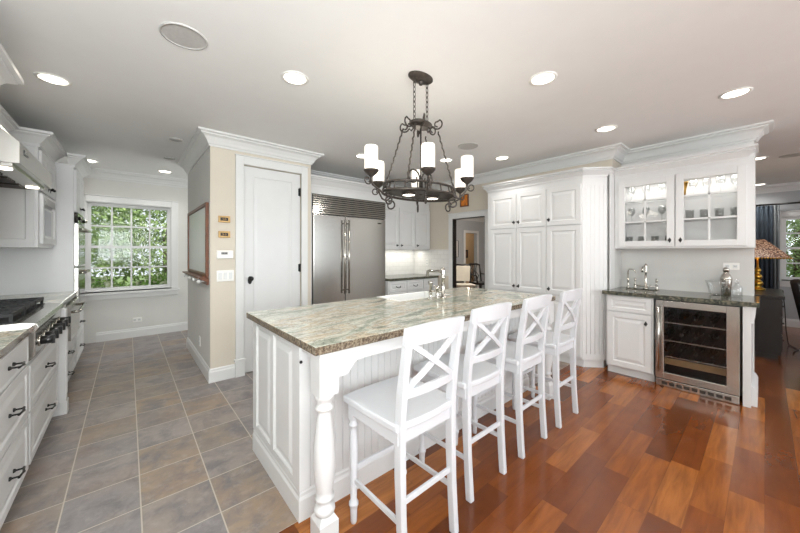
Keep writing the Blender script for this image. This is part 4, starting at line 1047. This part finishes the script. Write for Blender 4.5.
def outlet(label, loc, rz, hor=False):
    root = empty('outlet', loc, rz, label, 'outlet'); w, h = (.115, .07) if hor else (.07, .115)
    MB().box(-w / 2, w / 2, -.007, 0, -h / 2, h / 2).build('plate', M['plastic'], root, .002, False)
    for s in (-1, 1):
        cx, cz = (s * .028, 0) if hor else (0, s * .028)
        o = MB().box(cx - .017, cx + .017, -.009, -.006, cz - .017, cz + .017).build('socket', M['board'], root, .002, False)
        for q_ in (-.006, .006): MB().box(cx + q_ - .0015, cx + q_ + .0015, -.0095, -.0085, cz - .006, cz + .006).build('slot', M['knobs'], o, 0, False)
outlet('white outlet low on the closet side wall', (.64, 4.335, .30), R(-90))
outlet('white horizontal outlet below the garden window', (.11, 6.5, .27), 0, True)
outlet('double outlet on the bar backsplash behind the shaker', (4.638, .225, 1.20), R(-90), True)
outlet('white outlet on the lit tile right of the back cabinets', (RX - .01, 4.18, 1.15), R(-90))
pc = empty('small_print', (RX, 3.31, 2.21), R(-90), 'small amber print in dark frame above the dining doorway', 'picture')
MB().frame(-.085, .085, -.105, .105, -.02, 0, .018).build('frame', M['brown'], pc, .002, False); MB().box(-.07, .07, -.012, 0, -.09, .09).build('print', M['art'], pc, 0, False)
m = MB(); m.ball((.0, -.013, .01), .03, 12, 0, 1.0); 

# ================================================================ DINING ROOM THINGS
def picture(name, label, loc, rz, w, h, fm, im, fw=.04):
    p = empty(name, loc, rz, label, 'picture')
    MB().frame(-w / 2, w / 2, -h / 2, h / 2, -.03, 0, fw).build('frame', fm, p, .003, False); MB().box(-w / 2 + fw * .8, w / 2 - fw * .8, -.015, 0, -h / 2 + fw * .8, h / 2 - fw * .8).build('print', im, p, 0, False)
picture('framed_print', 'tall pale framed print on the dining-room wall', (8.29, DY, 1.44), 0, .34, .56, M['dark'], M['print'], .012)
picture('framed_painting', 'dark framed painting in the hall beyond the dining room', (10.62, 8.2, 1.25), 0, .44, .34, M['dark'], M['brown'], .06)
def dining_chair(loc, rz, label, upholstered):
    root = empty('dining_chair', loc, rz, label, 'chair', 'dining chairs seen through the doorway')
    m = MB(); m.box(-.25, .25, -.22, .24, .42, .48); m.build('seat', M['cream'] if upholstered else M['dark'], root, .015, False)
    for x in (-.22, .22):
        MB().hexa([(x - .02, .19, 0), (x + .02, .19, 0), (x + .02, .23, 0), (x - .02, .23, 0)], [(x - .025, .18, .42), (x + .025, .18, .42), (x + .025, .23, .42), (x - .025, .23, .42)]).build('leg', M['dark'], root, 0, False)
        m = MB(); m.tube([(x, -.24, 0), (x, -.21, .25), (x, -.20, .45), (x * 1.05, -.25, .75), (x * 1.12, -.30, .97)], .022, 8); m.build('rear_post', M['dark'], root, 0, False)
    m = MB(); m.tube([(-.25, -.30, .95), (-.12, -.31, .985), (0, -.31, .975), (.12, -.31, .985), (.25, -.30, .95)], .026, 8); m.build('crest_rail', M['dark'], root, 0, False)
    if upholstered:
        m = MB(); m.hexa([(-.20, -.23, .53), (.20, -.23, .53), (.20, -.195, .53), (-.20, -.195, .53)], [(-.225, -.31, .95), (.225, -.31, .95), (.225, -.275, .95), (-.225, -.275, .95)]); m.build('back_pad', M['cream'], root, .01, False)
    else:
        m = MB()
        for x in (-.09, -.03, .03, .09): m.tube([(x * .6, -.215, .48), (x * 1.7, -.24, .65), (x * .5, -.265, .78), (x * 1.4, -.30, .95)], .011, 6)
        m.tube([(.05 * math.cos(t), -.255, .70 + .07 * math.sin(t)) for t in [R(30 * k) for k in range(12)]], .009, 6, 0, True); m.build('splat', M['dark'], root, 0, False)
        for s in (-1, 1):
            m = MB(); m.tube([(s * .24, -.24, .70), (s * .28, -.05, .69), (s * .27, .12, .67), (s * .25, .12, .46)], .018, 8); m.build('arm', M['dark'], root, 0, False)
dining_chair((6.86, 5.30, 0), R(140), 'dark dining chair with cream upholstered back, left in the doorway', True)
dining_chair((7.62, 5.30, 0), R(170), 'dark carved dining chair with open splat back, right in the doorway', False)
sb = empty('side_cabinet', (7.9, DY - .42, 0), 0, 'low dark side cabinet behind the upholstered dining chair', 'cabinet')
MB().box(7.35, 8.25, DY - .42, DY - .02, .12, .78).build('body', M['dark'], sb, .004); MB().box(7.32, 8.28, DY - .45, DY - .02, .78, .81).build('top', M['dark'], sb, .004)
for x in (7.38, 8.18):
    for y in (DY - .40, DY - .09): MB().box(x, x + .05, y, y + .05, 0, .12).build('leg', M['dark'], sb)
ld = bpy.data.lights.new('dining_lamp', 'POINT'); ld.energy = 110; ld.color = (1, .93, .85); ld.shadow_soft_size = .15
lo = bpy.data.objects.new('dining_lamp', ld); col.objects.link(lo); lo.location = (7.0, 4.4, 2.2)
lh = bpy.data.lights.new('hall_lamp', 'POINT'); lh.energy = 18; lh.color = (1, .90, .76); lh.shadow_soft_size = .1
lo = bpy.data.objects.new('hall_lamp', lh); col.objects.link(lo); lo.location = (10.0, 7.5, 2.2)

# ================================================================ LIVING ROOM THINGS
cn = empty('console_table', (6.6, .1, 0), 0, 'dark console cabinet behind the right end of the bar', 'console')
MB().box(6.10, 7.20, -.13, .33, .06, .76).build('body', M['dark'], cn, .004); MB().box(6.06, 7.24, -.16, .36, .76, .80).build('top', M['dark'], cn, .004); MB().box(6.13, 7.17, -.11, .31, 0, .06).build('plinth', M['dark'], cn)
for k in range(3):
    a = .10 + k * .22; o = MB().box(6.14, 7.16, -.142, -.128, a, a + .20).build('drawer', M['dark'], cn, .003)
    for x in (6.4, 6.9): m = MB(); m.ball((x, -.152, a + .1), .012, 8); m.build('knob', M['bronze'], o)
tl = empty('table_lamp', (6.85, .07, .80), 0, 'gilt table lamp with beaded pyramid shade on the console', 'lamp')
MB().lathe([(.075, 0), (.08, .015), (.06, .03), (.035, .045), (.05, .07), (.058, .095), (.045, .125), (.025, .14), (.04, .165), (.048, .19), (.036, .22), (.018, .235), (.03, .26), (.036, .285), (.02, .31), (.012, .33), (.012, .50)], (6.85, .07, .80), 18).build('base', M['gold'], tl)
m = MB(); s0, s1 = .30, .07; x, y = 6.85, .07; za, zb = 1.27, 1.52
for ax in range(4):
    pass
m.add([(x - s0, y - s0, za), (x + s0, y - s0, za), (x + s0, y + s0, za), (x - s0, y + s0, za), (x - s1, y - s1, zb), (x + s1, y - s1, zb), (x + s1, y + s1, zb), (x - s1, y + s1, zb),
       (x - s0 + .01, y - s0 + .01, za), (x + s0 - .01, y - s0 + .01, za), (x + s0 - .01, y + s0 - .01, za), (x - s0 + .01, y + s0 - .01, za), (x - s1 + .008, y - s1 + .008, zb), (x + s1 - .008, y - s1 + .008, zb), (x + s1 - .008, y + s1 - .008, zb), (x - s1 + .008, y + s1 - .008, zb)],
      [(0, 1, 5, 4), (1, 2, 6, 5), (2, 3, 7, 6), (3, 0, 4, 7), (8, 12, 13, 9), (9, 13, 14, 10), (10, 14, 15, 11), (11, 15, 12, 8), (0, 8, 9, 1), (1, 9, 10, 2), (2, 10, 11, 3), (3, 11, 8, 0), (4, 5, 13, 12), (5, 6, 14, 13), (6, 7, 15, 14), (7, 4, 12, 15)])
m.build('lamp_shade', M['beads'], tl)
m = MB()
for k in range(22):
    t = -s0 + (k + .5) * s0 / 11
    for px_, py_ in ((x + t, y - s0), (x + t, y + s0), (x - s0, y + t), (x + s0, y + t)): m.ball((px_, py_, za - .012), .011, 6)
m.build('bead_fringe', M['gold'], tl)
ll = bpy.data.lights.new('lamp_bulb', 'POINT'); ll.energy = 3; ll.color = (1, .8, .55); ll.shadow_soft_size = .04
lo = bpy.data.objects.new('lamp_bulb', ll); col.objects.link(lo); lo.location = (6.85, .07, 1.40)
# curtains on a rod
def curtain(name, label, y0, y1, x, mat, folds):
    m = MB(); vs_ = []; fs = []; n = folds * 8
    for z in (.03, 2.19):
        for k in range(n + 1):
            t = k / n; vs_.append((x + .03 * math.sin(2 * math.pi * folds * t), y0 + (y1 - y0) * t, z))
    for k in range(n): fs.append((k, k + 1, n + 2 + k, n + 1 + k))
    m.add(vs_, fs, 0, True); o = m.build(name, mat); s = o.modifiers.new('cloth', 'SOLIDIFY'); s.thickness = .006
    return tag(o, label, 'curtain')
curtain('curtain', 'dark slate-blue curtain beside the living-room window', .26, -.09, LX - .09, M['curtain'], 6)
curtain('curtain', 'narrow pale grey sheer curtain at the living-room window edge', -.09, -.17, LX - .09, M['sheer'], 2)
rd = empty('curtain_rod', (LX - .09, -.6, 2.22), 0, 'dark curtain rod above the living-room window', 'rod')
MB().cyl((LX - .09, .35, 2.21), (LX - .09, -1.75, 2.21), .016).build('pole', M['dark'], rd)
for y in (.35, -1.75): m = MB(); m.ball((LX - .09, y, 2.21), .032); m.build('finial', M['dark'], rd)
for y in (.30, -1.68): m = MB(); m.box(LX - .10, LX, y - .01, y + .01, 2.20, 2.22); m.build('bracket', M['dark'], rd)
# dark leather chair at the right picture edge
lc = empty('armchair', (6.80, -.84, 0), R(-28), 'dark leather armchair at the right edge by the living-room window', 'armchair')
MB().box(-.36, .36, -.34, .32, .24, .46).build('seat', M['leather'], lc, .05, False)
MB().hexa([(-.36, .26, .30), (.36, .26, .30), (.36, .42, .30), (-.36, .42, .30)], [(-.33, .42, .98), (.33, .42, .98), (.33, .56, .98), (-.33, .56, .98)]).build('backrest', M['leather'], lc, .05, False)
for s in (-1, 1): m = MB(); m.box(s * .43 - .07, s * .43 + .07, -.32, .36, .16, .62); m.build('arm', M['leather'], lc, .045, False)
for x in (-.38, .38):
    for y in (-.27, .30): m = MB(); m.cyl((x, y, 0), (x, y, .2), .022); m.build('leg', M['dark'], lc, 0, False)
m = MB(); m.tube([(7.26, -.17, .78), (7.27, -.19, .5), (7.25, -.2, .2), (7.2, -.22, .01), (6.95, -.3, .008), (6.8, -.26, .008), (6.6, -.24, .008)], .006, 6)
tag(m.build('lamp_cord', M['knobs']), 'black cord trailing from the console onto the wood floor', 'cord')

# ================================================================ GARDEN
struct(MB().box(-14, 24, 6.66, 30, -.5, -.4).build('ground', M['grass'])); struct(MB().box(9.3, 24, -14, 6.6, -.5, -.4).build('ground.001', M['grass']))
def foliage_mesh(name, r, h, n, leaf, mats, blossom=0.0, seed=1):
    rg = random.Random(seed); m = MB()
    for k in range(n):
        th_ = rg.uniform(0, 2 * math.pi); cz = rg.uniform(-1, 1); rad = (rg.random() ** .25)
        q_ = math.sqrt(1 - cz * cz); lump = 1 + .18 * math.sin(3 * th_ + seed) * math.cos(4 * cz + seed)
        c = Vector((r * q_ * math.cos(th_) * rad * lump, r * q_ * math.sin(th_) * rad * lump, h * .5 + h * .5 * cz * rad * lump))
        u = Vector((rg.gauss(0, 1), rg.gauss(0, 1), rg.gauss(0, 1))).normalized(); w = u.orthogonal().normalized(); s = leaf * rg.uniform(.6, 1.3)
        if rg.random() < blossom and rad > .8:
            s *= 1.2
            m.add([tuple(c + w * s * math.cos(t) + u.cross(w) * s * math.sin(t)) for t in [R(60 * j) for j in range(6)]] + [tuple(c + u * s * .5)], [(j, (j + 1) % 6, 6) for j in range(6)], 1)
        else:
            v = u.cross(w); m.add([tuple(c - u * s), tuple(c + w * s * .45 + v * s * .1), tuple(c + u * s), tuple(c - w * s * .45 + v * s * .1)], [(0, 1, 2, 3)], 0)
    return m
def tree(x, y, r, h, zc, label, seed, src=None):
    root = empty('garden_tree', (x, y, -.4), seed * 1.3, label, 'tree', 'trees beyond the windows')
    MB().lathe([(.14, 0), (.09, zc * .5), (.06, zc + h * .5)], n=10).build('trunk', M['bark'], root, 0, False)
    if src: o = src.copy(); col.objects.link(o); o.parent = root
    else: o = foliage_mesh('crown', r, h, 9500, .062, None, 0, seed).build('crown', [M['leafa'], M['petal']], root, 0, False)
    o.location = (0, 0, zc); return o
t1 = tree(-1.6, 11.6, 1.9, 4.2, .5, 'leafy garden tree left beyond the kitchen window', 1)
tree(.9, 12.4, 1.9, 4.2, .4, 'leafy garden tree at the middle beyond the kitchen window', 2, t1); tree(3.6, 12.0, 1.9, 4.2, .5, 'leafy garden tree right beyond the kitchen window', 3, t1)
tree(-4.4, 12.6, 1.9, 4.2, .5, 'leafy garden tree farthest left beyond the kitchen window', 4, t1)
tree(14.5, -.6, 1.9, 4.2, .3, 'leafy garden tree left beyond the living-room window', 5, t1); tree(14.2, -2.6, 1.9, 4.2, .4, 'leafy garden tree right beyond the living-room window', 6, t1); tree(15.0, 1.8, 1.9, 4.2, .4, 'leafy garden tree hidden left beyond the living-room window', 7, t1)
sh0 = foliage_mesh('flowering_shrub', .6, 1.25, 3600, .045, None, .16, 11).build('flowering_shrub', [M['leafb'], M['petal']])
SHL = ['leftmost', 'second from left', 'middle', 'second from right', 'rightmost']
for k, (x, y) in enumerate([(-1.5, 8.6), (-.45, 8.35), (.55, 8.6), (1.55, 8.4), (2.6, 8.7)]):
    o = sh0 if k == 0 else sh0.copy()
    if k: col.objects.link(o)
    o.location = (x, y, -.4); o.rotation_euler.z = k * 1.1
    tag(o, SHL[k] + ' pale flowering shrub outside the kitchen window', 'shrub', 'flowering shrubs outside the kitchen window')
